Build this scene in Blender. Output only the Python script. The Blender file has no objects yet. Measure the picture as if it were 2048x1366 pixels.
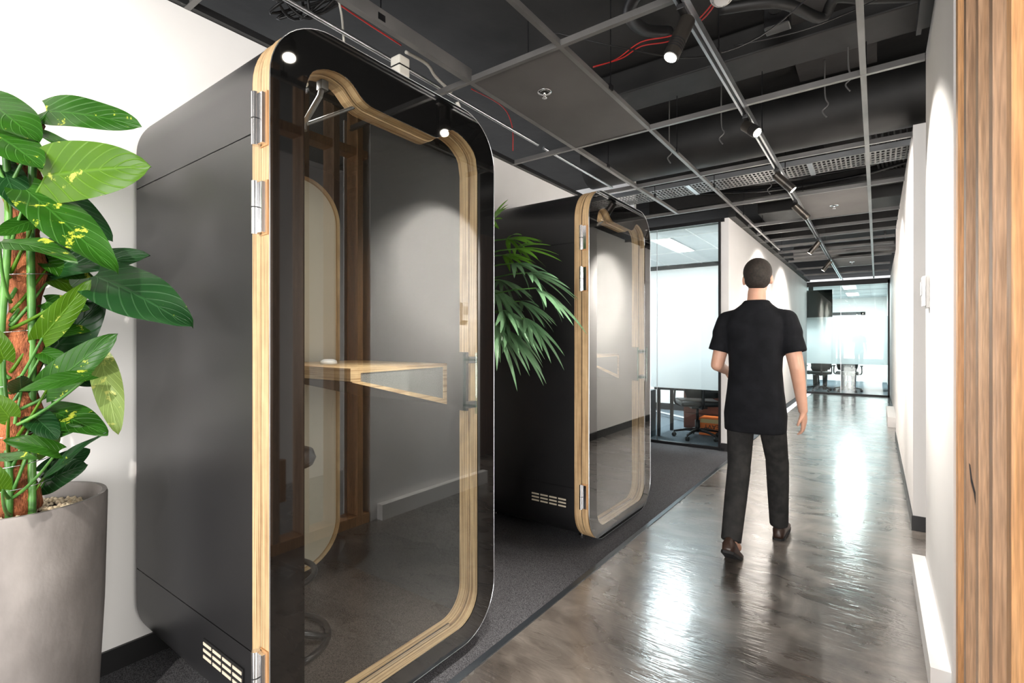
import bpy, bmesh, math, random
from mathutils import Vector, Matrix, Euler
from mathutils.geometry import tessellate_polygon
random.seed(7)
sc = bpy.context.scene
C = sc.collection
V = Vector
PI = math.pi

# ------------------------------------------------------------------ materials
def new_mat(name):
    m = bpy.data.materials.new(name); m.use_nodes = True
    nt = m.node_tree; nt.nodes.clear()
    out = nt.nodes.new('ShaderNodeOutputMaterial')
    return m, nt, out
def N(nt, t, **kw):
    n = nt.nodes.new(t)
    for k, v in kw.items():
        if k in n.inputs.keys(): n.inputs[k].default_value = v
        else: setattr(n, k, v)
    return n
def L(nt, a, ao, b, bi): nt.links.new(a.outputs[ao], b.inputs[bi])
def rgba(c): return (c[0], c[1], c[2], 1)
def mat(name, col, rough=.5, metal=0, col2=None, scale=8, stretch=(1,1,1), bump=0, bscale=60, spec=.5, coat=0, detail=6, lo=.35, hi=.65, rvar=0, ior=1.45):
    m, nt, out = new_mat(name)
    b = N(nt, 'ShaderNodeBsdfPrincipled')
    b.inputs['Base Color'].default_value = rgba(col); b.inputs['Roughness'].default_value = rough
    b.inputs['Metallic'].default_value = metal; b.inputs['Specular IOR Level'].default_value = spec
    b.inputs['Coat Weight'].default_value = coat; b.inputs['Coat Roughness'].default_value = .05; b.inputs['IOR'].default_value = ior
    L(nt, b, 0, out, 0)
    tc = N(nt, 'ShaderNodeTexCoord'); mp = N(nt, 'ShaderNodeMapping'); mp.inputs['Scale'].default_value = stretch
    L(nt, tc, 'Object', mp, 0)
    no = N(nt, 'ShaderNodeTexNoise'); no.inputs['Scale'].default_value = scale; no.inputs['Detail'].default_value = detail
    L(nt, mp, 0, no, 'Vector')
    rp = N(nt, 'ShaderNodeValToRGB'); rp.color_ramp.elements[0].position = lo; rp.color_ramp.elements[1].position = hi
    c2 = col2 or tuple(min(1, c*1.06) for c in col)
    rp.color_ramp.elements[0].color = rgba(col); rp.color_ramp.elements[1].color = rgba(c2)
    L(nt, no, 0, rp, 0); L(nt, rp, 0, b, 'Base Color')
    if rvar:
        mr = N(nt, 'ShaderNodeMapRange'); mr.inputs[3].default_value = rough-rvar; mr.inputs[4].default_value = rough+rvar
        L(nt, no, 0, mr, 0); L(nt, mr, 0, b, 'Roughness')
    if bump:
        n2 = N(nt, 'ShaderNodeTexNoise'); n2.inputs['Scale'].default_value = bscale; n2.inputs['Detail'].default_value = 3
        L(nt, mp, 0, n2, 'Vector')
        bp = N(nt, 'ShaderNodeBump'); bp.inputs['Strength'].default_value = bump; bp.inputs['Distance'].default_value = .01
        L(nt, n2, 0, bp, 'Height'); L(nt, bp, 0, b, 'Normal')
    return m
def emit(name, col, s):
    m, nt, out = new_mat(name); e = N(nt, 'ShaderNodeEmission'); e.inputs[0].default_value = rgba(col); e.inputs[1].default_value = s
    L(nt, e, 0, out, 0); return m
def glass(name, tint=(.93,.96,.95), ior=1.5, rough=0.0):
    m, nt, out = new_mat(name)
    t = N(nt, 'ShaderNodeBsdfTransparent'); t.inputs[0].default_value = rgba(tint)
    g = N(nt, 'ShaderNodeBsdfGlossy'); g.inputs['Roughness'].default_value = rough; g.inputs[0].default_value = (1,1,1,1)
    fr = N(nt, 'ShaderNodeFresnel'); ge = N(nt, 'ShaderNodeNewGeometry'); mi = N(nt, 'ShaderNodeMapRange')
    mi.inputs[3].default_value = ior; mi.inputs[4].default_value = 1/ior; L(nt, ge, 'Backfacing', mi, 0); L(nt, mi, 0, fr, 0)
    mx = N(nt, 'ShaderNodeMixShader'); L(nt, fr, 0, mx, 0); L(nt, t, 0, mx, 1); L(nt, g, 0, mx, 2); L(nt, mx, 0, out, 0)
    return m
def wood(name, c1, c2, c3, axis='Z', scale=26, rough=.45, dist=1.6, grain=75, long=.045):
    m, nt, out = new_mat(name)
    b = N(nt, 'ShaderNodeBsdfPrincipled'); b.inputs['Roughness'].default_value = rough; L(nt, b, 0, out, 0)
    tc = N(nt, 'ShaderNodeTexCoord'); mp = N(nt, 'ShaderNodeMapping')
    s = [1,1,1]; s['XYZ'.index(axis)] = long; mp.inputs['Scale'].default_value = s
    L(nt, tc, 'Object', mp, 0)
    oi = N(nt, 'ShaderNodeObjectInfo'); sc_ = N(nt, 'ShaderNodeVectorMath', operation='SCALE'); sc_.inputs['Scale'].default_value = 1.0
    ad = N(nt, 'ShaderNodeVectorMath', operation='ADD')
    cmb = N(nt, 'ShaderNodeCombineXYZ'); mu = N(nt, 'ShaderNodeMath', operation='MULTIPLY'); mu.inputs[1].default_value = 37.0
    L(nt, oi, 'Random', mu, 0); L(nt, mu, 0, cmb, 0); L(nt, mu, 0, cmb, 1); L(nt, mu, 0, cmb, 2)
    L(nt, mp, 0, ad, 0); L(nt, cmb, 0, ad, 1)
    no = N(nt, 'ShaderNodeTexNoise'); no.inputs['Scale'].default_value = scale; no.inputs['Detail'].default_value = 4; no.inputs['Distortion'].default_value = dist
    L(nt, ad, 0, no, 'Vector')
    rp = N(nt, 'ShaderNodeValToRGB'); cr = rp.color_ramp; cr.elements[0].position = .3; cr.elements[1].position = .7
    cr.elements[0].color = rgba(c1); cr.elements[1].color = rgba(c3); e = cr.elements.new(.5); e.color = rgba(c2)
    L(nt, no, 0, rp, 0)
    n2 = N(nt, 'ShaderNodeTexNoise'); n2.inputs['Scale'].default_value = grain*3; n2.inputs['Detail'].default_value = 2; L(nt, ad, 0, n2, 'Vector')
    r2 = N(nt, 'ShaderNodeMapRange'); r2.inputs[1].default_value = .3; r2.inputs[2].default_value = .7; r2.inputs[3].default_value = .72; r2.inputs[4].default_value = 1.2
    L(nt, n2, 0, r2, 0)
    mx = N(nt, 'ShaderNodeVectorMath', operation='SCALE'); L(nt, rp, 0, mx, 0); L(nt, r2, 0, mx, 'Scale'); L(nt, mx, 0, b, 'Base Color')
    bp = N(nt, 'ShaderNodeBump'); bp.inputs['Strength'].default_value = .25; bp.inputs['Distance'].default_value = .004; L(nt, n2, 0, bp, 'Height'); L(nt, bp, 0, b, 'Normal')
    return m
def ply(name, axis=0, scale=170, light=(.66,.46,.25), dark=(.33,.19,.085)):
    m, nt, out = new_mat(name)
    b = N(nt, 'ShaderNodeBsdfPrincipled'); b.inputs['Roughness'].default_value = .45; L(nt, b, 0, out, 0)
    tc = N(nt, 'ShaderNodeTexCoord'); sp = N(nt, 'ShaderNodeSeparateXYZ'); L(nt, tc, 'Object', sp, 0)
    cm = N(nt, 'ShaderNodeCombineXYZ'); mu = N(nt, 'ShaderNodeMath', operation='MULTIPLY'); mu.inputs[1].default_value = scale
    L(nt, sp, axis, mu, 0); L(nt, mu, 0, cm, 0)
    oth = [i for i in range(3) if i != axis]
    for j, i in enumerate(oth):
        q = N(nt, 'ShaderNodeMath', operation='MULTIPLY'); q.inputs[1].default_value = 2.2; L(nt, sp, i, q, 0); L(nt, q, 0, cm, j+1)
    no = N(nt, 'ShaderNodeTexNoise'); no.inputs['Scale'].default_value = 1.0; no.inputs['Detail'].default_value = 2; L(nt, cm, 0, no, 'Vector')
    rp = N(nt, 'ShaderNodeValToRGB'); cr = rp.color_ramp; cr.elements[0].position = .36; cr.elements[1].position = .54
    cr.elements[0].color = rgba(dark); cr.elements[1].color = rgba(light); L(nt, no, 0, rp, 0)
    n2 = N(nt, 'ShaderNodeTexNoise'); n2.inputs['Scale'].default_value = 25; L(nt, tc, 'Object', n2, 'Vector')
    r2 = N(nt, 'ShaderNodeMapRange'); r2.inputs[3].default_value = .8; r2.inputs[4].default_value = 1.15; L(nt, n2, 0, r2, 0)
    mx = N(nt, 'ShaderNodeVectorMath', operation='SCALE'); L(nt, rp, 0, mx, 0); L(nt, r2, 0, mx, 'Scale'); L(nt, mx, 0, b, 'Base Color')
    return m

def concrete_floor():
    m, nt, out = new_mat('polished_concrete')
    b = N(nt, 'ShaderNodeBsdfPrincipled'); L(nt, b, 0, out, 0)
    b.inputs['Coat Weight'].default_value = 1; b.inputs['Coat IOR'].default_value = 1.7; b.inputs['Coat Roughness'].default_value = .13; b.inputs['Specular IOR Level'].default_value = .6
    tc = N(nt, 'ShaderNodeTexCoord')
    n1 = N(nt, 'ShaderNodeTexNoise'); n1.inputs['Scale'].default_value = 1.7; n1.inputs['Detail'].default_value = 9; n1.inputs['Roughness'].default_value = .62; n1.inputs['Distortion'].default_value = 1.6
    L(nt, tc, 'Object', n1, 'Vector')
    rp = N(nt, 'ShaderNodeValToRGB'); cr = rp.color_ramp; cr.elements[0].position = .3; cr.elements[1].position = .72
    cr.elements[0].color = (.052,.045,.039,1); cr.elements[1].color = (.23,.205,.18,1); e = cr.elements.new(.5); e.color = (.12,.103,.089,1)
    L(nt, n1, 0, rp, 0)
    mp = N(nt, 'ShaderNodeMapping'); mp.inputs['Rotation'].default_value = (0,0,.5); mp.inputs['Scale'].default_value = (1,1.7,1); L(nt, tc, 'Object', mp, 0)
    n2 = N(nt, 'ShaderNodeTexNoise'); n2.inputs['Scale'].default_value = 3.2; n2.inputs['Detail'].default_value = 8; n2.inputs['Distortion'].default_value = 1.1; L(nt, mp, 0, n2, 'Vector')
    r2 = N(nt, 'ShaderNodeMapRange'); r2.inputs[1].default_value = .3; r2.inputs[2].default_value = .7; r2.inputs[3].default_value = .72; r2.inputs[4].default_value = 1.28
    L(nt, n2, 0, r2, 0)
    mx = N(nt, 'ShaderNodeVectorMath', operation='SCALE'); L(nt, rp, 0, mx, 0); L(nt, r2, 0, mx, 'Scale')
    # fine trowel scratches
    mp3 = N(nt, 'ShaderNodeMapping'); mp3.inputs['Rotation'].default_value = (0,0,-.7); mp3.inputs['Scale'].default_value = (1,7,1); L(nt, tc, 'Object', mp3, 0)
    n3 = N(nt, 'ShaderNodeTexNoise'); n3.inputs['Scale'].default_value = 5.5; n3.inputs['Detail'].default_value = 9; n3.inputs['Distortion'].default_value = 1.6; L(nt, mp3, 0, n3, 'Vector')
    r3 = N(nt, 'ShaderNodeValToRGB'); r3.color_ramp.elements[0].position = .62; r3.color_ramp.elements[1].position = .72
    r3.color_ramp.elements[0].color = (1,1,1,1); r3.color_ramp.elements[1].color = (.72,.72,.72,1); L(nt, n3, 0, r3, 0)
    m3 = N(nt, 'ShaderNodeVectorMath', operation='MULTIPLY'); L(nt, mx, 0, m3, 0); L(nt, r3, 0, m3, 1); L(nt, m3, 0, b, 'Base Color')
    r4 = N(nt, 'ShaderNodeMapRange'); r4.inputs[1].default_value = .3; r4.inputs[2].default_value = .7; r4.inputs[3].default_value = .2; r4.inputs[4].default_value = .42
    L(nt, n2, 0, r4, 0); L(nt, r4, 0, b, 'Roughness')
    ad = N(nt, 'ShaderNodeMath', operation='ADD'); L(nt, n3, 0, ad, 0); L(nt, n2, 0, ad, 1)
    n5 = N(nt, 'ShaderNodeTexNoise'); n5.inputs['Scale'].default_value = 45; n5.inputs['Detail'].default_value = 3; L(nt, tc, 'Object', n5, 'Vector')
    m5 = N(nt, 'ShaderNodeMath', operation='MULTIPLY_ADD'); m5.inputs[1].default_value = .25; L(nt, n5, 0, m5, 0); L(nt, ad, 0, m5, 2)
    bp = N(nt, 'ShaderNodeBump'); bp.inputs['Strength'].default_value = .22; bp.inputs['Distance'].default_value = .006; L(nt, m5, 0, bp, 'Height')
    L(nt, bp, 0, b, 'Normal'); L(nt, bp, 0, b, 'Coat Normal')
    return m
def leaf_mat(name, c1, c2, yel, trans=.35, ythr=.64):
    m, nt, out = new_mat(name)
    b = N(nt, 'ShaderNodeBsdfPrincipled'); b.inputs['Roughness'].default_value = .36; b.inputs['Specular IOR Level'].default_value = .3
    uv = N(nt, 'ShaderNodeTexCoord'); sp = N(nt, 'ShaderNodeSeparateXYZ'); L(nt, uv, 'UV', sp, 0)
    ab = N(nt, 'ShaderNodeMath', operation='ABSOLUTE'); L(nt, sp, 1, ab, 0)
    # lateral veins: wave in (u - .35*|v|)
    mm = N(nt, 'ShaderNodeMath', operation='MULTIPLY_ADD'); mm.inputs[1].default_value = -.35; L(nt, ab, 0, mm, 0); L(nt, sp, 0, mm, 2)
    m2 = N(nt, 'ShaderNodeMath', operation='MULTIPLY'); m2.inputs[1].default_value = 48; L(nt, mm, 0, m2, 0)
    sn = N(nt, 'ShaderNodeMath', operation='SINE'); L(nt, m2, 0, sn, 0)
    pw = N(nt, 'ShaderNodeMapRange'); pw.inputs[1].default_value = .8; pw.inputs[2].default_value = 1; L(nt, sn, 0, pw, 0)
    mid = N(nt, 'ShaderNodeMapRange'); mid.inputs[1].default_value = .07; mid.inputs[2].default_value = .02; L(nt, ab, 0, mid, 0)
    mxv = N(nt, 'ShaderNodeMath', operation='MAXIMUM'); L(nt, pw, 0, mxv, 0); L(nt, mid, 0, mxv, 1)
    no = N(nt, 'ShaderNodeTexNoise'); no.inputs['Scale'].default_value = 9; no.inputs['Detail'].default_value = 4; L(nt, uv, 'Object', no, 'Vector')
    rp = N(nt, 'ShaderNodeMix', data_type='RGBA'); rp.inputs[6].default_value = rgba(c1); rp.inputs[7].default_value = rgba(c2); L(nt, no, 0, rp, 0)
    vm = N(nt, 'ShaderNodeMath', operation='MULTIPLY'); vm.inputs[1].default_value = .22; L(nt, mxv, 0, vm, 0)
    mv = N(nt, 'ShaderNodeMix', data_type='RGBA'); L(nt, vm, 0, mv, 0); L(nt, rp, 2, mv, 6); mv.inputs[7].default_value = rgba(tuple(min(1, c*2.2+.02) for c in c2))
    n2 = N(nt, 'ShaderNodeTexNoise'); n2.inputs['Scale'].default_value = 16; n2.inputs['Detail'].default_value = 6; n2.inputs['Roughness'].default_value = .7; L(nt, uv, 'Object', n2, 'Vector')
    yr = N(nt, 'ShaderNodeMapRange'); yr.inputs[1].default_value = ythr; yr.inputs[2].default_value = ythr+.03; L(nt, n2, 0, yr, 0)
    my = N(nt, 'ShaderNodeMix', data_type='RGBA'); L(nt, yr, 0, my, 0); L(nt, mv, 2, my, 6); my.inputs[7].default_value = rgba(yel)
    L(nt, my, 2, b, 'Base Color')
    bp = N(nt, 'ShaderNodeBump'); bp.inputs['Strength'].default_value = .4; bp.inputs['Distance'].default_value = -.004; L(nt, mxv, 0, bp, 'Height'); L(nt, bp, 0, b, 'Normal')
    tr = N(nt, 'ShaderNodeBsdfTranslucent'); L(nt, my, 2, tr, 0)
    mx = N(nt, 'ShaderNodeMixShader'); mx.inputs[0].default_value = trans; L(nt, b, 0, mx, 1); L(nt, tr, 0, mx, 2); L(nt, mx, 0, out, 0)
    return m

M = dict(
 concrete=concrete_floor(),
 carpet=mat('dark_carpet', (.03,.03,.032), .95, col2=(.20,.20,.215), scale=330, bump=.8, bscale=400, spec=.1, detail=2),
 carpet_blue=mat('blue_grey_carpet', (.07,.09,.11), .95, col2=(.2,.24,.27), scale=300, bump=.6, bscale=400, spec=.1, detail=2),
 carpet_in=mat('brown_carpet', (.03,.025,.022), .95, col2=(.13,.11,.1), scale=330, bump=.8, bscale=400, spec=.1, detail=2),
 wall=mat('white_paint', (.80,.79,.78), .6, col2=(.84,.83,.82), scale=2, bump=.02, bscale=300),
 slab=mat('black_painted_slab', (.003,.003,.0028), .85, col2=(.015,.0145,.0138), scale=1.3, bump=.8, bscale=5),
 slab2=mat('dark_soffit', (.012,.011,.011), .75, col2=(.028,.026,.025), scale=2.5, bump=.2, bscale=8),
 black=mat('black_paint', (.012,.012,.013), .4),
 blackm=mat('black_metal', (.02,.02,.022), .35, .6),
 duct=mat('dark_duct', (.006,.006,.006), .55, .0, col2=(.015,.0145,.014), scale=4),
 grid=mat('grey_grid_metal', (.15,.147,.143), .38, .4, col2=(.20,.195,.19), scale=4),
 alu=mat('aluminium', (.5,.52,.54), .3, .9),
 tile=mat('grey_ceiling_tile', (.085,.08,.077), .75, col2=(.11,.104,.10), scale=2, bump=.1, bscale=500),
 wtile=mat('white_ceiling_tile', (.5,.53,.54), .8),
 laminate=mat('black_laminate', (.011,.011,.012), .36, col2=(.014,.014,.015), scale=3, spec=.6, bump=.02, bscale=900),
 gloss=mat('gloss_black', (.004,.004,.004), .03, spec=.8, ior=1.6),
 felt=mat('dark_felt', (.035,.037,.038), .95, col2=(.06,.06,.06), scale=200, spec=.1),
 feltg=mat('grey_felt', (.16,.165,.16), .95, col2=(.26,.26,.25), scale=250, spec=.1, bump=.5, bscale=300),
 cream=mat('cream_panel', (.58,.52,.40), .8, col2=(.63,.56,.44), scale=3),
 chrome=mat('chrome', (.75,.75,.76), .18, 1),
 plyX=ply('plywood_edge', 0, 170), plyZ=ply('plywood_edge_flat', 2, 260),
 glass=glass('tinted_glass', (.92,.94,.94), 1.7),
 oglass=glass('clear_glass', (.90,.95,.95), 1.5),
 gglass=glass('green_glass', (.82,.89,.87), 1.5),
 timber=wood('oak_timber', (.38,.225,.125), (.48,.30,.18), (.55,.36,.22)),
 timberr=wood('red_oak_timber', (.46,.23,.095), (.58,.31,.135), (.64,.36,.17)),
 timberd=wood('dark_timber', (.10,.045,.025), (.17,.075,.042), (.22,.1,.055)),
 pot=mat('grey_concrete_pot', (.175,.16,.153), .65, col2=(.27,.25,.24), scale=7, stretch=(1,1,.6), bump=.15, bscale=40, detail=8),
 coir=mat('coir_fibre', (.13,.035,.012), .9, col2=(.40,.13,.05), scale=14, stretch=(3,3,1), bump=1.0, bscale=70, detail=9),
 vine=mat('green_vine', (.03,.12,.02), .4, col2=(.10,.26,.05), scale=12),
 pebble=mat('cream_pebbles', (.62,.50,.34), .6, col2=(.80,.70,.54), scale=30),
 soil=mat('soil', (.02,.015,.012), .9),
 skin=mat('skin', (.58,.32,.22), .5, col2=(.62,.36,.26), scale=12),
 hair=mat('dark_hair', (.012,.009,.007), .8, col2=(.024,.018,.014), scale=90),
 tee=mat('black_cotton', (.005,.0055,.007), .9, col2=(.009,.0095,.012), scale=14, spec=.2, bump=.5, bscale=14),
 trous=mat('charcoal_trousers', (.018,.018,.018), .9, col2=(.032,.031,.03), scale=18, spec=.2, bump=.5, bscale=16),
 jeans=mat('dark_jeans', (.006,.012,.02), .95, col2=(.01,.018,.03), scale=18, spec=.1),
 shoe=mat('brown_shoe', (.03,.015,.01), .4),
 white=mat('white_plastic', (.75,.75,.74), .35), grey=mat('grey_plastic', (.3,.3,.3), .4), wcable=mat('white_cable', (.6,.58,.52), .4),
 red=mat('red_cable', (.5,.02,.015), .4), rubber=mat('rubber', (.01,.01,.01), .7),
 steel=mat('dull_steel', (.16,.155,.15), .45, .8), timberb=wood('brown_timber', (.36,.215,.125), (.43,.27,.165), (.48,.31,.195)), barrel=mat('bronze_black_metal', (.09,.08,.07), .3, .8), lensb=emit('booth_lens', (1,.88,.7), .6), lens=emit('lamp_lens', (1,.86,.66), 60), lensw=emit('lamp_lens_soft', (1,.9,.75), 14), troffer=emit('light_panel', (1,1,1), 3), led=emit('led_strip', (1,.82,.6), 18),
 orange=mat('orange_card', (.75,.16,.02), .6), kraft=mat('kraft_card', (.55,.4,.2), .8),
 cab=mat('brown_cabinet', (.09,.035,.025), .4, col2=(.13,.05,.035), scale=4), cabblue=mat('blue_black_cabinet', (.01,.03,.04), .35),
 screen=mat('black_screen', (.004,.006,.006), .08), 
 sky=emit('daylight_pane', (.75,.9,.95), 1.6),
 tape=mat('anodised_trim', (.12,.14,.16), .3, .8),
)
# frosted privacy film
def frost(name, col, see=.12):
    m, nt, out = new_mat(name)
    d = N(nt, 'ShaderNodeBsdfDiffuse'); d.inputs[0].default_value = rgba(col)
    t = N(nt, 'ShaderNodeBsdfTranslucent'); t.inputs[0].default_value = rgba(col)
    mx = N(nt, 'ShaderNodeMixShader'); mx.inputs[0].default_value = .55; L(nt, d, 0, mx, 1); L(nt, t, 0, mx, 2)
    p = N(nt, 'ShaderNodeBsdfTransparent'); p.inputs[0].default_value = (1,1,1,1)
    m2 = N(nt, 'ShaderNodeMixShader'); m2.inputs[0].default_value = see; L(nt, mx, 0, m2, 1); L(nt, p, 0, m2, 2); L(nt, m2, 0, out, 0)
    return m
M['frost'] = frost('frosted_film', (.93,.95,.97))
M['leaf'] = leaf_mat('pothos_leaf', (.006,.040,.003), (.026,.11,.006), (.42,.48,.05), .18, .605)
M['leafd'] = leaf_mat('pothos_leaf_dark', (.003,.022,.006), (.012,.06,.012), (.3,.4,.05), .15, .67)
M['leafb'] = leaf_mat('pothos_leaf_bright', (.035,.11,.004), (.085,.19,.008), (.5,.55,.1), .35, .62)
M['leafp'] = leaf_mat('pothos_leaf_pale', (.17,.28,.06), (.28,.38,.11), (.5,.55,.15), .45, .58)
M['palm'] = leaf_mat('palm_leaf', (.04,.15,.05), (.24,.42,.24), (.5,.55,.3), .25, .9)
M['palmb'] = leaf_mat('palm_leaf_bright', (.08,.25,.02), (.20,.45,.05), (.5,.55,.3), .35, .9)
M['fern'] = leaf_mat('fern_leaf', (.25,.4,.03), (.4,.55,.08), (.5,.55,.3), .35, .9)

# ------------------------------------------------------------------ object helpers
def put(o, label=None, cat=None, group=None, kind=None):
    if label: o['label'] = label
    if cat: o['category'] = cat
    if group: o['group'] = group
    if kind: o['kind'] = kind
    return o
WORLD = {}
def thing(name, label, cat, loc=(0,0,0), group=None, rz=0):
    o = bpy.data.objects.new(name, None); C.objects.link(o); o.location = loc; o.rotation_euler = (0,0,rz)
    o.empty_display_size = .05
    WORLD[o.name] = V(loc)
    return put(o, label, cat, group)
class MB:
    def __init__(s): s.bm = bmesh.new(); s.uv = None
    def box(s, x0, x1, y0, y1, z0, z1, bev=0, mtx=None):
        g = bmesh.ops.create_cube(s.bm, size=1)['verts']
        for v in g: v.co = V((x0+(v.co.x+.5)*(x1-x0), y0+(v.co.y+.5)*(y1-y0), z0+(v.co.z+.5)*(z1-z0)))
        if bev > 0:
            ed = list({e for v in g for e in v.link_edges})
            r = bmesh.ops.bevel(s.bm, geom=ed, offset=bev, segments=2, affect='EDGES', profile=.6)
            g = list({v for f in r['faces'] for v in f.verts} | {v for v in g if v.is_valid})
        if mtx is not None:
            for v in g: v.co = mtx @ v.co
        return s
    def cyl(s, p0, p1, r0, r1=None, n=20, caps=True):
        p0, p1 = V(p0), V(p1); r1 = r0 if r1 is None else r1
        d = (p1-p0); q = d.to_track_quat('Z', 'Y'); a = []; b = []
        for i in range(n):
            t = 2*PI*i/n; e = q @ V((math.cos(t), math.sin(t), 0))
            a.append(s.bm.verts.new(p0+e*r0)); b.append(s.bm.verts.new(p1+e*r1))
        for i in range(n): s.bm.faces.new((a[i], a[(i+1)%n], b[(i+1)%n], b[i]))
        if caps: s.bm.faces.new(a[::-1]); s.bm.faces.new(b)
        return s
    def lathe(s, c, prof, n=48, close=False):
        c = V(c); rings = []
        for r, z in prof:
            rings.append([s.bm.verts.new(c+V((r*math.cos(2*PI*i/n), r*math.sin(2*PI*i/n), z))) for i in range(n)])
        for a, b in zip(rings, rings[1:]):
            for i in range(n): s.bm.faces.new((a[i], a[(i+1)%n], b[(i+1)%n], b[i]))
        if close: s.bm.faces.new(rings[0][::-1]); s.bm.faces.new(rings[-1])
        return s
    def tube(s, pts, r, n=8, caps=True):
        pts = [V(p) for p in pts]; rr = r if isinstance(r, (list, tuple)) else [r]*len(pts)
        rings = []; up = None
        for i, p in enumerate(pts):
            d = (pts[min(i+1, len(pts)-1)]-pts[max(i-1, 0)]).normalized()
            if up is None:
                up = d.orthogonal().normalized()
            up = (up-d*up.dot(d)).normalized(); w = d.cross(up)
            rings.append([s.bm.verts.new(p+(up*math.cos(2*PI*k/n)+w*math.sin(2*PI*k/n))*rr[i]) for k in range(n)])
        for a, b in zip(rings, rings[1:]):
            for k in range(n): s.bm.faces.new((a[k], a[(k+1)%n], b[(k+1)%n], b[k]))
        if caps: s.bm.faces.new(rings[0][::-1]); s.bm.faces.new(rings[-1])
        return s
    def loft(s, rings, caps=True):
        R = [[s.bm.verts.new(V(p)) for p in r] for r in rings]; n = len(R[0])
        for a, b in zip(R, R[1:]):
            for k in range(n): s.bm.faces.new((a[k], a[(k+1)%n], b[(k+1)%n], b[k]))
        if caps: s.bm.faces.new(R[0][::-1]); s.bm.faces.new(R[-1])
        return s
    def ell(s, c, r, rot=None, seg=20):
        g = bmesh.ops.create_uvsphere(s.bm, u_segments=seg, v_segments=seg//2+2, radius=1)['verts']
        for v in g:
            p = V((v.co.x*r[0], v.co.y*r[1], v.co.z*r[2]))
            if rot is not None: p = rot @ p
            v.co = p+V(c)
        return s
    def cap(s, p0, p1, r0, r1, seg=14):
        """tapered capsule"""
        s.cyl(p0, p1, r0, r1, seg); s.ell(p0, (r0,)*3, None, seg); s.ell(p1, (r1,)*3, None, seg); return s
    def prism(s, outer, x0, x1, holes=(), axis='X', top=True, bot=True, side=True):
        """outline in 2-D extruded along an axis; holes allowed"""
        f = {'X': lambda a, b, t: V((t, a, b)), 'Y': lambda a, b, t: V((a, t, b)), 'Z': lambda a, b, t: V((a, b, t))}[axis]
        loops = [outer]+list(holes); flat = [p for l in loops for p in l]
        lo = [s.bm.verts.new(f(p[0], p[1], x0)) for p in flat]; hi = [s.bm.verts.new(f(p[0], p[1], x1)) for p in flat]
        for on, vs in ((bot, lo), (top, hi)):
            if not on: continue
            if len(loops) == 1 and axis != 'Q':
                s.bm.faces.new(vs); continue
            es = []; k = 0
            for l in loops:
                n = len(l)
                for i in range(n): es.append(s.bm.edges.new((vs[k+i], vs[k+(i+1)%n])))
                k += n
            nb = {'X': (1,0,0), 'Y': (0,1,0), 'Z': (0,0,1)}[axis]
            bmesh.ops.triangle_fill(s.bm, use_beauty=True, use_dissolve=False, edges=es, normal=nb)
        if side:
            k = 0
            for l in loops:
                n = len(l)
                for i in range(n):
                    a, b = k+i, k+(i+1)%n
                    s.bm.faces.new((lo[a], lo[b], hi[b], hi[a]))
                k += n
        return s
    def leaf(s, base, tip, width, nrm, droop=.15, fold=.18, heart=.35, nu=14, nv=4, wav=.02):
        """broad heart-shaped or narrow blade with UVs: u along the midrib, v across"""
        if s.uv is None: s.uv = s.bm.loops.layers.uv.new('UVMap')
        base, tip = V(base), V(tip); d = tip-base; Ln = d.length; d.normalize()
        n = V(nrm); n = (n-d*n.dot(d)).normalized(); w = d.cross(n)
        ph = random.random()*6; G = []
        for i in range(nu+1):
            t = i/nu
            h = width/2*(math.sin(PI*min(1, (t*.93+.07))**(.74 if heart > .05 else .8))**(.62 if heart > .05 else .75))
            if t > .999: h = width*.004
            row = []
            for j in range(-nv, nv+1):
                v = j/nv
                lobe = -heart*width*.5*(abs(v)**1.6)*(1-t)**2.2
                z = -droop*Ln*(t*t) + droop*Ln*t*.9 - 0*fold + fold*h*abs(v)*1.0 - .25*fold*h*v*v*2 + wav*Ln*math.sin(t*9+ph+v*2)*abs(v)*.6
                p = base+d*(t*Ln+lobe)+w*(v*h)+n*z
                row.append((s.bm.verts.new(p), (t, v)))
            G.append(row)
        for i in range(nu):
            for j in range(2*nv):
                q = [G[i][j], G[i+1][j], G[i+1][j+1], G[i][j+1]]
                fc = s.bm.faces.new([a[0] for a in q])
                for lp, a in zip(fc.loops, q): lp[s.uv].uv = a[1]
        return s
    def build(s, name, m, parent=None, smooth=None, label=None, cat=None, group=None, kind=None, local=False, mods=None):
        bmesh.ops.remove_doubles(s.bm, verts=s.bm.verts, dist=1e-6)
        bmesh.ops.recalc_face_normals(s.bm, faces=s.bm.faces)
        co = [v.co for v in s.bm.verts]
        if parent is not None:
            org = V((0,0,0)) if local else WORLD[parent.name].copy()
            loc = V((0,0,0)); off = org; W = org
        else:
            xs = [c.x for c in co]; ys = [c.y for c in co]; zs = [c.z for c in co]
            off = V(((min(xs)+max(xs))/2, (min(ys)+max(ys))/2, min(zs))); loc = off; W = off
        if off.length > 0:
            bmesh.ops.translate(s.bm, verts=s.bm.verts, vec=-off)
        me = bpy.data.meshes.new(name); s.bm.to_mesh(me); s.bm.free()
        o = bpy.data.objects.new(name, me); C.objects.link(o); o.location = loc
        if parent is not None: o.parent = parent
        WORLD[o.name] = V(W)
        for mm in (m if isinstance(m, (list, tuple)) else [m]): me.materials.append(mm)
        if smooth:
            for p in me.polygons: p.use_smooth = True
            if smooth is not True:
                try: me.set_sharp_from_angle(angle=math.radians(smooth))
                except Exception: pass
        put(o, label, cat, group, kind)
        return o
def remesh(o, vox, sm=2):
    r = o.modifiers.new('union', 'REMESH'); r.mode = 'VOXEL'; r.voxel_size = vox; r.use_smooth_shade = True
    if sm: s = o.modifiers.new('soft', 'SMOOTH'); s.factor = .5; s.iterations = sm
    return o
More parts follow.
